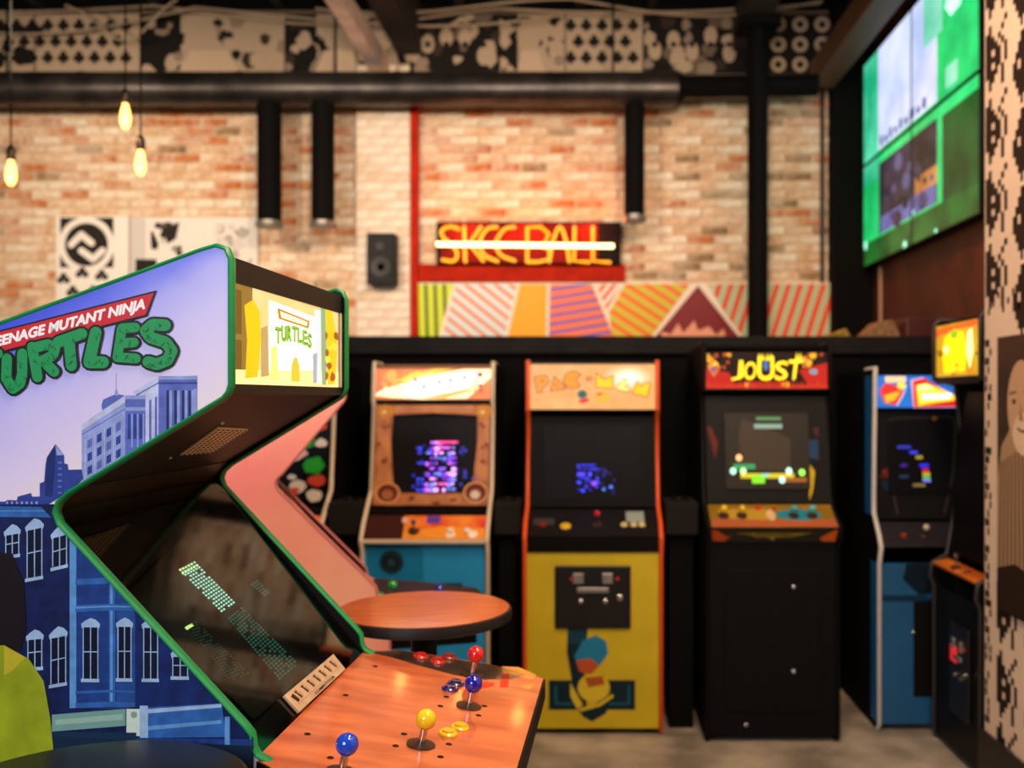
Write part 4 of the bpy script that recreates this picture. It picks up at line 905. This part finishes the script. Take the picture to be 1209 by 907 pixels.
def big_cabinet(name, label, loc, rz, panel, molding, deck_m, prof=PROF, dz=0.0, W4=W4):
    r = empty(name, loc, rz, label, 'arcade cabinet')
    L = lambda px, py: ((px - CX) * S + .6, EYE - (py - CY) * S + dz); ZD = lambda x: .9868 + dz - .146 * (x - .07)
    pts = [L(*p) for p in prof]; hx, hy = prof[6][0], prof[8][1] - 470; xb, xf = pts[0][0], pts[-1][0]
    poly = pts + [(xf, .02), (xb, .02)]
    for y in (0, W4 - T4):
        pm = MB().prism(poly, lambda a, b, d: (a, d, b), y, y + T4, 1); pm.m[0 if y == 0 else 1] = 0
        pm.build('side_panel', [panel, BLACK], r)
        MB().ribbon([(a, y + T4 / 2, b) for a, b in pts] + [(xf, y + T4 / 2, .05)], y + T4 / 2, .0115, .0052, 12).build('edge_molding', molding, r, smooth=60)
    y0, y1 = T4, W4 - T4
    def span(n, a, b, m, t=.012, yy=(y0, y1), bevel=0.0):          # faces the front when b lies above/before a
        return MB().slab((a[0], yy[0], a[1]), (a[0], yy[1], a[1]), (b[0], yy[1], b[1]), (b[0], yy[0], b[1]), t).build(n, m, r, bevel=bevel)
    xm = L(hx, 0)[0] - .010; zt, zb = L(0, 330)[1], L(0, 453 + hy)[1]
    span('marquee', (xm, zb), (xm, zt), glow('marquee_pale_yellow', 'ffe2a0', .95, c2='ffd488', scale=5), .006)
    span('marquee_top_trim', (xm + .002, zt), (xm + .002, L(0, 300)[1]), mat('trim_brown_black', '1a1210', .45), .012)
    span('marquee_bottom_trim', (xm + .002, L(0, 466 + hy)[1]), (xm + .002, zb), mat('trim_brown_black', '1a1210', .45), .012)
    box('marquee_end_strip', (xm - .002, y1 - .016, zb), (xm + .003, y1 - .004, zt), mat('cream_strip', 'e8dcc0', .5), r)
    t0, t1 = L(hx - 31, 300), L(-258, prof[0][1] + 8)
    MB().slab((t0[0] + .03, y0, t0[1]), (t0[0] + .03, y1, t0[1]), (t1[0], y1, t1[1]), (t1[0], y0, t1[1]), .012).build('top_panel', BLACK, r)
    box('back_panel', (xb + .005, y0, .05), (xb + .02, y1, L(0, 480)[1]), BLACK, r)
    A_, B_ = L(hx - 9, 468 + hy), L(74, 585)
    A_ = (A_[0] - .006, A_[1] + .004); B_ = (B_[0] - .004, B_[1] + .010)
    span('speaker_panel', B_, A_, dark_under)
    N_, H_ = L(62, 606), (.059, 1.0035 + dz)
    N_ = (N_[0] - .012, N_[1] - .002); H_ = (H_[0] - .016, H_[1] - .012)
    span('monitor_bezel', (H_[0] - .05, H_[1] - .045), (N_[0] - .05, N_[1] - .045), mat('monitor_black', '0b0a0b', .5, var=.3), .01)
    span('screen_retainer', (N_[0] - .04, N_[1] - .035), (B_[0] + .002, B_[1] - .001), mat('retainer_brown', '2a1a0c', .4, scale=6, c2='120b06'), .006)
    span('screen_pane', H_, N_, GLASS, .004)
    # deck
    w7 = W4 / .7
    plan = [(.043, .002), (.043, .698 * w7), (.115, .752 * w7), (.33, .752 * w7), (.475, .702 * w7), (.472, .0), (.33, -.05), (.115, -.05)]
    db = MB(); n = len(plan)
    db.add([(x, y, ZD(x) - .001) for x, y in plan] + [(x, y, ZD(x) - .045) for x, y in plan], [tuple(range(n - 1, -1, -1)), tuple(range(n, 2 * n))] + [(i, (i + 1) % n, (i + 1) % n + n, i + n) for i in range(n)])
    db.build('deck_edge', BLACK, r)
    ins = [(.043, .004), (.043, .696 * w7), (.117, .748 * w7), (.328, .748 * w7), (.470, .700 * w7), (.467, .002), (.328, -.046), (.117, -.046)]
    MB().add([(x, y, ZD(x) + .0015) for x, y in ins] + [(x, y, ZD(x) - .003) for x, y in ins], [tuple(range(n - 1, -1, -1))] + [(i, (i + 1) % n, (i + 1) % n + n, i + n) for i in range(n)]).build('control_panel', deck_m, r)
    box('deck_support', (xf - .02, .04, .70), (.40, W4 - .04, ZD(.40) - .05), BLACK, r)
    box('front_panel', (xf - .03, y0, .05), (xf - .012, y1, ZD(xf) - .05), BLACK, r)
    coin = box('coin_door', (xf - .012, W4 * .3, .3), (xf, W4 * .7, .62), mat('coin_door_black', '161413', .4, .3), r, bevel=.004)
    return r, span, dict(A=A_, B=B_, N=N_, H=H_, xm=xm, zb=zb, zt=zt, y0=y0, y1=y1)

# --- printed sky on the side panel (the print itself runs from deep blue at the top edge to lavender)
def sky_print():
    m = bpy.data.materials.new('side_art_sky'); m.use_nodes = True; N, K = m.node_tree.nodes, m.node_tree.links; b = N['Principled BSDF']
    tc = N.new('ShaderNodeTexCoord'); no = N.new('ShaderNodeTexNoise'); no.inputs['Scale'].default_value = 5; no.inputs['Detail'].default_value = 4
    K.new(tc.outputs['Object'], no.inputs['Vector'])
    al = math.atan2(84, 236); p = L(0, 379)
    dot = N.new('ShaderNodeVectorMath'); dot.operation = 'DOT_PRODUCT'; dot.inputs[1].default_value = (math.sin(al) + .16, 0, -math.cos(al)); K.new(tc.outputs['Object'], dot.inputs[0])
    off = N.new('ShaderNodeMath'); off.operation = 'ADD'; off.inputs[1].default_value = -((math.sin(al) + .16) * p[0] - math.cos(al) * p[1]); K.new(dot.outputs['Value'], off.inputs[0])
    ad = N.new('ShaderNodeMath'); ad.operation = 'MULTIPLY_ADD'; ad.inputs[1].default_value = .09; K.new(no.outputs['Fac'], ad.inputs[0]); K.new(off.outputs[0], ad.inputs[2])
    cr = N.new('ShaderNodeValToRGB'); e = cr.color_ramp; e.elements[0].position = .065; e.elements[0].color = lin('2440d8'); e.elements[1].position = .5; e.elements[1].color = lin('d9d2ec')
    for q, c in ((.10, '5a64e0'), (.135, '9d9ae6'), (.2, 'bdb6ea'), (.3, 'd6c8e8'), (.38, 'e6d9d6'), (.42, 'dccfe4')):
        x = e.elements.new(q); x.color = lin(c)
    K.new(ad.outputs[0], cr.inputs[0]); K.new(cr.outputs[0], b.inputs['Base Color']); b.inputs['Roughness'].default_value = .4
    return m
deckwood = mat('worn_orange_deck', 'd0703e', .34, scale=5, c2='a64c26', stretch=(1.0, 4, 1), coat=.4, bump=.03)
green = mat('green_molding', '0f8a4c', .4, var=.08)
T, span, K_ = big_cabinet('arcade_cabinet', 'large arcade cabinet in front with green edging and a city skyline side print', (-.6, 1.63, 0), math.radians(-2), sky_print(), green, deckwood)
Minv = Matrix.Translation((-.6, 1.63, 0)) @ Matrix.Rotation(math.radians(-2), 4, 'Z'); Minv.invert()
CAM = Minv @ Vector((0, 0, EYE))
def hit(px, py, p, n):
    """local point on plane (p, n) seen at a photo position"""
    d = Minv.to_3x3() @ Vector(((px - CX) / F, 1, -(py - CY) / F)); p, n = Vector(p), Vector(n)
    return CAM + d * ((p - CAM).dot(n) / d.dot(n))
# ---------------- side print
x0, z0 = L(0, 1000)
A = Art((x0, 0, z0), (1000 * S, 0, 0), (0, 0, 1000 * S), (0, 0, 1000, 1000), eps=.000012, lift=.0003)
UP = [((75, 583), (262, 470))]                      # above the underside edge
DN = [((288, 858), (64, 620))]                      # left of the screen edge
c2 = lambda x, y: (x / 5.0375, 500 + y / 5.0375)
c1 = lambda x, y: (x / 5.0375, 330 + y / 5.0375)
c3 = lambda x, y: (x / 5.0375, 680 + y / 5.0375)
m1 = lambda f, *p: [f(*q) for q in p]
A.clip = UP
grn = lambda c: mat('grained_' + c, c, .5, var=.28, scale=45, spec=.2)
B1, B2, B3, B4, B5 = grn('2c3f96'), grn('5a6cc0'), grn('93a2de'), grn('c3cbee'), grn('1c2a72')
A.poly(m1(c1, (590, 750), (600, 715), (680, 680), (730, 690), (735, 760), (600, 800)), B2); A.line(m1(c1, (680, 690), (680, 560)), .8, B3); A.poly(m1(c1, (668, 690), (680, 640), (694, 690)), B3)
A.poly(m1(c1, (470, 860), (735, 690), (735, 1250), (470, 1250)), B3)
A.poly(m1(c1, (470, 860), (735, 690), (735, 730), (470, 900)), B4); A.line(m1(c1, (470, 925), (735, 770)), 1.2, B2, caps=False)
for q in range(4):
    for r in range(4):
        x = 505 + q * 58; y = 960 - q * 33 + r * 80
        A.poly(m1(c1, (x, y), (x + 28, y - 17), (x + 28, y + 32), (x, y + 48)), B1 if (q + r) % 3 else B2)
for x in (492, 550, 608, 665): A.line(m1(c1, (x, 960 - (x - 480) * .57), (x, 1300)), .8, B4, caps=False)
A.poly(m1(c1, (735, 690), (860, 690), (860, 1000), (735, 1100)), B2)
A.rect(*c1(735, 690), *c1(862, 712), B3); A.rect(*c1(735, 760), *c1(862, 782), B3)
for x in (750, 785, 820): A.rect(*c1(x, 800), *c1(x + 18, 950), B1); A.rect(*c1(x + 22, 800), *c1(x + 30, 1000), B3)
A.poly(m1(c1, (780, 670), (937, 580), (937, 1000), (858, 1000), (858, 690)), B4)
A.line(m1(c1, (800, 690), (937, 615)), 1.6, B2, caps=False)
for x in (880, 915): A.poly(m1(c1, (x, 720 - (x - 880) * .5), (x + 14, 712 - (x - 880) * .5), (x + 14, 1000), (x, 1000)), B2)
A.poly(m1(c1, (937, 580), (1170, 572), (1172, 1000), (937, 1000)), B2)
A.rect(*c1(937, 574), *c1(1172, 596), B3); A.rect(*c1(937, 612), *c1(1172, 622), B1)
for x in (985, 1032, 1078, 1118): A.rect(*c1(x, 660), *c1(x + 16, 1000), B5); A.rect(*c1(x + 18, 660), *c1(x + 34, 1000), B3)
A.rect(*c1(1150, 650), *c1(1170, 1000), B3)
A.poly(m1(c2, (310, 125), (362, 190), (364, 240), (385, 245), (388, 278), (470, 276), (480, 330), (400, 420), (215, 520), (215, 360), (242, 350), (250, 250), (258, 205)), B1)
A.poly(m1(c2, (310, 125), (310, 240), (290, 470), (245, 480), (258, 205)), B5); A.poly(m1(c2, (310, 130), (362, 190), (318, 192)), B3)
for r in range(6): A.rect(*c2(325, 230 + r * 36), *c2(350, 242 + r * 36), B2)
A.poly(m1(c2, (-1300, 480), (-900, 440), (-500, 470), (0, 470), (20, 460), (75, 462), (80, 440), (160, 418), (168, 440), (215, 438), (300, 440), (300, 520), (-1300, 560)), B1)
for k in range(7): A.rect(*c2(10 + k * 30, 470), *c2(22 + k * 30, 484), B3)
A.clip = DN
grain = lambda c, v: mat('grained_' + c, c, .5, var=v, scale=38, spec=.2)
D0, D1, D2, D3, D4 = grain('0e1e58', .5), grain('1c3f8c', .4), grain('2f66b4', .35), grain('5f9ad8', .3), grain('9fbee4', .25)
A.clip = None; A.poly([(-40, 597), (61, 596), (59, 606), (64, 620), (110, 668), (60, 700), (-40, 640)], D0); A.clip = DN
A.poly([(-262, 596), (20, 600), (62, 600), (300, 870), (300, 998), (-262, 998)], D0)
A.poly([(-262, 594), (64, 600), (68, 612), (-262, 610)], D2); A.line([(-262, 606), (60, 604)], 1, D3, caps=False)
A.poly([(86, 640), (136, 690), (136, 838), (86, 838)], D1); A.poly([(136, 690), (158, 716), (158, 836), (136, 838)], grain('22509c', .4)); A.poly([(158, 714), (250, 820), (250, 840), (158, 836)], grain('12296c', .45))
A.rect(79, 630, 87, 838, D3); A.rect(126.5, 680, 134, 836, D2); A.rect(128, 680, 131, 836, D3)
for y0_, y1_, c_ in ((683, 690, D2), (714, 722, D2), (716, 718, D3), (816, 819, D2), (830, 836, D2)): A.poly([(86, y0_ + 2), (126, y0_), (158, y0_ + 1), (158, y1_), (126, y1_), (86, y1_ + 2)], c_)
def window(x0, x1, y0, y1, tilt=0):
    A.poly([(x0 - 2, y0 + tilt), (x0 + 3, y0 - 4 + tilt * .6), ((x0 + x1) / 2, y0 - 7), (x1 - 3, y0 - 5), (x1 + 2, y0), (x1 + 1, y0 + 5), (x0 - 1, y0 + 5 + tilt)], D4)
    A.poly([(x0, y0 + 4 + tilt), (x1, y0 + 4), (x1, y1), (x0, y1 + tilt)], flat('060c2c'))
    xm = (x0 + x1) / 2
    for x in (x0 + .6, xm, x1 - .6): A.line([(x, y0 + 4), (x, y1 + tilt * .5)], 1.2, D4, caps=False)
    ym = (y0 + y1) / 2; A.line([(x0, ym + tilt), (x1, ym)], 1.2, D4, caps=False)
    A.poly([(x0 - 2, y1 - 1 + tilt), (x1 + 1, y1 - 1), (x1 + 1, y1 + 3), (x0 - 2, y1 + 3 + tilt)], D4)
for wv in ((1, 18, 627, 656, 3), (27, 46, 620, 682, 4), (58, 76, 628, 668, 5), (28, 46, 752, 790, 2), (56, 75, 748, 808, 4), (95, 114, 738, 804, 0), (137, 154, 737, 803, 0), (168, 186, 738, 803, 0), (203, 222, 772, 800, 0), (-40, -20, 632, 690, 3), (-90, -70, 636, 692, 3), (-60, -40, 756, 810, 3)): window(*wv)
A.poly([(58, 846), (147, 838), (147, 858), (58, 866)], flat('6f9a96')); A.poly([(62, 852), (144, 844), (144, 851), (62, 858)], flat('8fb3a6')); A.rect(148, 838, 165, 870, flat('c8d8d0')); A.disc(157, 845, 4, flat('7fa08f'))
A.rect(164, 834, 174, 900, D4); A.poly([(174, 836), (262, 830), (268, 870), (174, 872)], D2); A.poly([(174, 838), (262, 831), (262, 835), (174, 843)], D4); A.poly([(174, 858), (262, 850), (262, 854), (174, 863)], D3); A.rect(160, 872, 300, 900, D1); A.rect(266, 846, 272, 900, D3); A.rect(40, 866, 160, 998, flat('0f2c4a'))
A.poly([(-262, 860), (300, 880), (300, 998), (-262, 998)], flat('0c2440'))
# plain yellow-green and dark shapes of the print at the picture's left edge
A.poly([(-60, 650), (10, 655), (24, 690), (27, 745), (20, 770), (-60, 770)], flat('140c12'))
A.poly([(-80, 770), (0, 764), (30, 780), (48, 806), (56, 850), (60, 890), (60, 998), (-80, 998)], mat('yellow_green_print', '98a81c', .5, var=.4, scale=12, spec=.2)); A.poly([(0, 764), (26, 778), (10, 794), (0, 800)], flat('b8a828'))
A.clip = None
# banner and logo
rd, bk, wt, gn = flat('c8202e'), flat('0c0c0e'), flat('f2efee'), flat('17904f')
def ban(x): return 428 - x * .2473
A.poly(m1(c1, (-330, 375), (928, 64), (872, 218), (-330, 512)), bk); A.poly(m1(c1, (-330, 385), (912, 79), (862, 208), (-330, 500)), rd)
for dx, dy in ((-3.2, -1), (3.2, 1), (0, -3), (0, 3), (0, 0)): A.text('TEENAGE MUTANT NINJA', m1(c1, (-108 + dx, 430 + dy), (852 + dx, 192 + dy), (868 + dx, 110 + dy), (-100 + dx, 352 + dy)), wt, .012)
LET = [([[(-150, 470), (-40, 440)], [(-100, 465), (-85, 680)]], 58),
       ([[(18, 470), (14, 590), (55, 650), (98, 620), (112, 560), (112, 440)]], 54),
       ([[(172, 400), (205, 580)], [(185, 405), (270, 385), (312, 410), (300, 450), (225, 490)], [(235, 480), (308, 548)]], 54),
       ([[(330, 372), (475, 322)], [(398, 365), (412, 512)]], 58),
       ([[(560, 315), (520, 490)], [(520, 492), (605, 492)]], 62),
       ([[(718, 292), (692, 462)], [(720, 290), (800, 285)], [(710, 380), (792, 374)], [(690, 462), (805, 470)]], 50),
       ([[(982, 272), (905, 268), (862, 305), (892, 345), (985, 375), (1022, 425), (995, 480), (930, 505), (878, 490)]], 60)]
for strokes, wd in LET:
    for st in strokes: A.line(m1(c1, *st), (wd * 1.16 + 28) / 5.0375, bk)
for strokes, wd in LET:
    for st in strokes: A.line(m1(c1, *st), (wd * 1.16) / 5.0375, gn)
rk = random.Random(8)
for strokes, wd in LET:
    for st in strokes:
        for i in range(len(st) - 1):
            for _ in range(3):
                t = rk.random(); x = st[i][0] + (st[i + 1][0] - st[i][0]) * t + rk.uniform(-20, 20); y = st[i][1] + (st[i + 1][1] - st[i][1]) * t + rk.uniform(-18, 18)
                A.line(m1(c1, (x, y), (x + rk.uniform(-14, 14), y + rk.uniform(6, 16)), (x + rk.uniform(-24, 24), y + rk.uniform(16, 26))), .55, flat('0a4a28'), caps=False)
A.build('side_print', T)
# ---------------- marquee print (no figures): plain colour fields, banner and lettering
k = K_; wM, hM = k['y1'] - k['y0'], k['zt'] - k['zb']
A = Art((k['xm'], k['y0'], k['zb']), (0, wM, 0), (0, 0, hM), (0, 0, 160, 100))
A.rect(0, 0, 26, 100, lit('a8863a', .8)); A.rect(3, 6, 14, 50, lit('8a6a24', .7)); A.rect(3, 56, 14, 94, lit('8a6a24', .7))
A.poly([(46, 8), (112, 14), (112, 80), (46, 84)], lit('fff2d0', 3.2)); A.poly([(0, 86), (160, 80), (160, 100), (0, 100)], lit('ffd58a', 1.9))
A.poly([(17, 20), (27, 12), (34, 22), (36, 50), (32, 92), (18, 94), (20, 55)], lit('f2b80c', 1.5))
A.poly([(36, 40), (44, 36), (46, 90), (36, 92)], lit('c8a86a', 1.1)); A.poly([(48, 60), (56, 55), (58, 94), (48, 95)], lit('e8d870', 1.7)); A.poly([(76, 76), (82, 62), (88, 76), (88, 95), (76, 95)], lit('d8b830', 1.5))
A.poly([(112, 4), (122, 4), (122, 96), (112, 96)], lit('c4ccd4', 1.7)); A.poly([(108, 60), (116, 58), (115, 96), (109, 96)], lit('a8b0b8', 1.2)); A.poly([(122, 0), (132, 0), (132, 98), (124, 98)], lit('8fb890', 1.1)); A.poly([(130, 0), (142, 0), (152, 40), (148, 96), (134, 98)], lit('f0bc14', 1.5)); A.blobs(130, 10, 154, 96, 9, [lit('c88a14', 1.0), lit('d8d040', 1.5), lit('b8641c', .9)], 3, 7, rk); A.rect(154, 0, 160, 100, lit('6a6a50', .6))
A.poly([(56, 14), (104, 20), (102, 30), (58, 26)], lit('c8842a', 1.2)); A.poly([(60, 17), (100, 22), (99, 27), (62, 24)], lit('ffe8b0', 2.0))
for off, m_ in ((.05, lit('3a6a18', .6)), (.01, lit('8cc83a', 1.2))):
    for i, ch in enumerate('TURTLES'):
        x = 54 + i * 7.6; dy = 5 * ((i - 3) / 3) ** 2; [A.text(ch, ((x + e, 49 + dy), (x + 7 + e, 49 + dy), (x + 7 + e, 30 + dy), (x + e, 30 + dy)), m_, off) for e in (-.5, .5)]
A.line([(62, 66), (100, 66)], 2, lit('b8c8d8', 1.8), caps=False)
A.build('marquee_print', T)
# ---------------- speaker grille under the head
nU = Vector((k['A'][1] - k['B'][1], 0, -(k['A'][0] - k['B'][0]))).normalized(); pU = (k['A'][0], 0, k['A'][1])
q = [hit(px, py, pU, nU) for px, py in ((212, 536), (250, 533), (292, 506), (256, 504))]
if (q[1] - q[0]).cross(q[3] - q[0]).dot(nU) < 0: q = [q[1], q[0], q[3], q[2]]
g = MB().slab(*[v + nU * .004 for v in q], .0035).build('speaker_grille', mat('brass_grille', 'fff0c0', .5, var=.05, scale=30), T)
ga = MB()
for i in range(7):
    for j in range(12):
        u, v = (i + .5) / 7, (j + .5) / 12; c = (q[0] * (1 - u) + q[1] * u) * (1 - v) + (q[3] * (1 - u) + q[2] * u) * v + nU * .0047
        e1, e2 = (q[1] - q[0]) / 7 * .3, (q[3] - q[0]) / 12 * .3
        ga.add([c - e1 - e2, c + e1 - e2, c + e1 + e2, c - e1 + e2], [(0, 1, 2, 3)])
setp(ga.build('grille_hole', BLACK, g), kind='stuff')
for px, py in ((262, 499), (200, 541)):
    c = hit(px, py, pU, nU); MB().lathe([(.004, 0), (.003, .003)], c, 10, M=Vector((0, 0, 1)).rotation_difference(nU).to_matrix()).build('screw', STEEL, T)
# ---------------- monitor picture behind the pane
nG = Vector((k['N'][1] - k['H'][1], 0, k['H'][0] - k['N'][0])).normalized(); pG = Vector((k['N'][0], 0, k['N'][1])); pC = pG - nG * .055
crt = [hit(px, py, pC, nG) for px, py in ((150, 700), (250, 600), (402, 760), (300, 850))]
MB().add(crt, [(0, 1, 2, 3)]).add([c - nG * .01 for c in crt], [(3, 2, 1, 0)]).build('monitor_screen', mat('crt_glass', '0c0d14', .2, var=.3, coat=.3), T)
sc = MB()
def block(p00, p10, p01, p11, nc, nr, mi, dens, rng):
    for i in range(nc):
        for j in range(nr):
            if rng.random() > dens: continue
            def f(u, v):
                return ((p00[0] * (1 - u) + p10[0] * u) * (1 - v) + (p01[0] * (1 - u) + p11[0] * u) * v, (p00[1] * (1 - u) + p10[1] * u) * (1 - v) + (p01[1] * (1 - u) + p11[1] * u) * v)
            a, b = (i + .15) / nc, (i + .8) / nc; c, d = (j + .2) / nr, (j + .72) / nr
            sc.add([hit(*f(*uv), pC + nG * .001, nG) for uv in ((a, c), (b, c), (b, d), (a, d))], [(0, 1, 2, 3)], mi)
block((210, 672), (230, 662), (262, 724), (279, 712), 6, 17, 0, .9, rk); block((210, 672), (230, 662), (216, 680), (236, 669), 6, 2, 2, .9, rk)
block((268, 730), (285, 716), (330, 804), (354, 784), 7, 24, 1, .9, rk); block((218, 737), (232, 733), (272, 806), (296, 796), 6, 22, 3, .85, rk); sc.add([hit(a, b, pC + nG * .001, nG) for a, b in ((218, 741), (226, 736), (229, 739), (221, 744))], [(0, 1, 2, 3)], 2)
block((295, 690), (304, 684), (313, 705), (320, 700), 4, 6, 1, .9, rk)
sc.build('monitor_text', [lit('b0ffe0', 2.2), lit('3a8a74', .8), lit('e0ff90', 2.4), lit('246050', .55)], T)
# ---------------- instruction plate lying on the lower pane
q = [hit(px, py, pG + nG * .002, nG) for px, py in ((332.9, 823.5), (350.8, 843.3), (405.8, 792.2), (391.4, 774.4))]
pl = MB().slab(*[v + nG * .006 for v in q], .0055).build('instruction_plate', mat('aged_ivory_plate', 'cfb89a', .45, scale=12, c2='b59a7c'), T, bevel=.001)
A = Art(q[1] + nG * .006, q[2] - q[1], q[0] - q[1], (0, 0, 100, 34)); A.lift = .0004
for i in range(7):
    x = 12 + i * 12.2; A.poly([(x, 6), (x + 5, 5), (x + 4, 9), (x + 6, 19), (x + 3.5, 21), (x + 2, 10)], flat('4a2f20')); A.poly([(x + 5, 12), (x + 8, 8), (x + 8, 20), (x + 6, 21)], flat('b09070'))
A.poly([(5, 8), (10, 6), (12, 20), (8, 22)], flat('3a2014')); A.line([(4, 24), (97, 24)], .6, flat('9a7f62'), caps=False); A.text('COMPETITOR', ((34, 32), (76, 32), (76, 27), (34, 27)), flat('2a1c14'), .02)
A.build('plate_print', pl)
# ---------------- deck: worn print, red patches, screw holes, sticks and buttons
nD = Vector((.146, 0, 1)).normalized(); pD = Vector((.07, 0, ZD(.07) + .0015))
def D(px, py): return hit(px, py, pD, nD)
def d2(px, py): v = D(px, py); return (v.x, v.y)
def patch(pts, m):
    A = Art((0, 0, pD.z + .146 * .07), (1, 0, -.146), (0, 1, 0), (0, 1, 1, 0), lift=.0003); A.poly(pts, m); A.build('deck_patch', T)
patch([(.05, .690), (.117, .744), (.328, .744), (.43, .712), (.40, .655), (.34, .62), (.27, .62), (.18, .650), (.11, .680)], mat('worn_black_print', '1d1714', .3, scale=14, c2='4a382c', coat=.6))
patch([d2(*p) for p in ((592, 787), (612, 788), (634, 797), (628, 803), (608, 797), (594, 795))], mat('worn_yellow_print', 'e0a83a', .3, scale=20, c2='a8702a', coat=.6)); patch([d2(*p) for p in ((612, 810), (630, 808), (626, 816))], mat('worn_yellow_print', 'e0a83a', .3, scale=20, c2='a8702a', coat=.6))
patch([d2(*p) for p in ((592, 796), (602, 794), (600, 812), (590, 812))], flat('e0281c', .3)); patch([d2(*p) for p in ((564, 808), (574, 805), (584, 807), (582, 811), (570, 813))], flat('d8301c', .3))  # small red patches on the deck
for px, py in ((443, 787), (408, 821), (527, 823), (520, 834), (572, 834), (565, 845), (477, 867), (467, 881), (530, 879), (520, 894), (390, 895), (363, 867)):
    MB().lathe([(.0062, .0002), (.0058, .0008), (.003, .0003)], (0, 0, 0), 12, M=Vector((0, 0, 1)).rotation_difference(nD).to_matrix()).build('screw_hole', flat('120a07', .5), T, D(px, py))
for px, py, col in ((403, 913, '1c48c8'), (497, 880, 'f0c81c'), (553.5, 834.5, '1c1c9a'), (557, 797, 'd01820')):
    c = D(px, py); ball_stick(T, c, col, .049, .0192, nD + Vector((.06, 0, 0)), True, washer_r=.027, sr=.0068)
for px, py, col in ((529, 867, 'e8c01c'), (543, 860, 'e8c01c'), (531, 814, '141a5c'), (538, 808, '141a5c'), (497, 776, 'b8281c'), (517, 782, 'b8281c'), (530, 777, '8a2a20')): push_button(T, D(px, py), col, .0145, nD)
# ================================================================== pink sided cabinet behind
pinkM = mat('pink_peach_side', 'f08a86', .45, scale=1.6, c2='f2b49c')  # pink mottled with peach
Pk, sp2, k2 = big_cabinet('arcade_cabinet', 'pink sided arcade cabinet standing just behind the green edged one', (-.774, 3.393, 0), math.radians(18), pinkM, mat('dusky_molding', 'd07a76', .5), mat('grey_deck', '14110f', .5), PROF2, -.10, .40)
ZP = lambda x: ZD(x) - .10
for x, y, col in ((.085, .0, '1c9a4a'), (.25, .0, '26309a')):
    ball_stick(Pk, (x, y, ZP(x) + .0015), col, .05, .018, nD)
    for dx in (.05, .08): push_button(Pk, (x - dx + .02, y + .07, ZP(x - dx + .02) + .0015), col, .0145, nD)
# ================================================================== round pub tables
def pub_table(label, X, Y, topm, loc_z=1.035):
    t = empty('pub_table', (X, Y, 0), 0, label, 'table', 'round pub tables')
    MB().lathe([(.226, loc_z - .002), (.226, loc_z), (.0005, loc_z)], n=64).build('table_top', topm, t, smooth=30)
    MB().lathe([(.222, loc_z - .032), (.232, loc_z - .028), (.234, loc_z - .016), (.232, loc_z - .003), (.226, loc_z - .0015)], n=64).build('rim', mat('rubber_rim', '0e0c0c', .5), t, smooth=50)
    MB().lathe([(.035, .03), (.035, loc_z - .032)], n=20).build('column', BLACK, t, smooth=40)
    MB().lathe([(.17, 0), (.17, .012), (.04, .03)], n=40).build('base', BLACK, t, smooth=40)
    return t
pub_table('round pub table with a glossy orange wood top between the cabinets', -.437, 2.60, mat('orange_table_wood', 'c8642c', .3, scale=6, c2='a84a1c', stretch=(1.5, 9, 1), coat=.4))
pub_table('round pub table with a black top in the lower left corner', -.722, 1.375, mat('black_table_top', '0f0d0e', .35, var=.3))  # near-black top colour
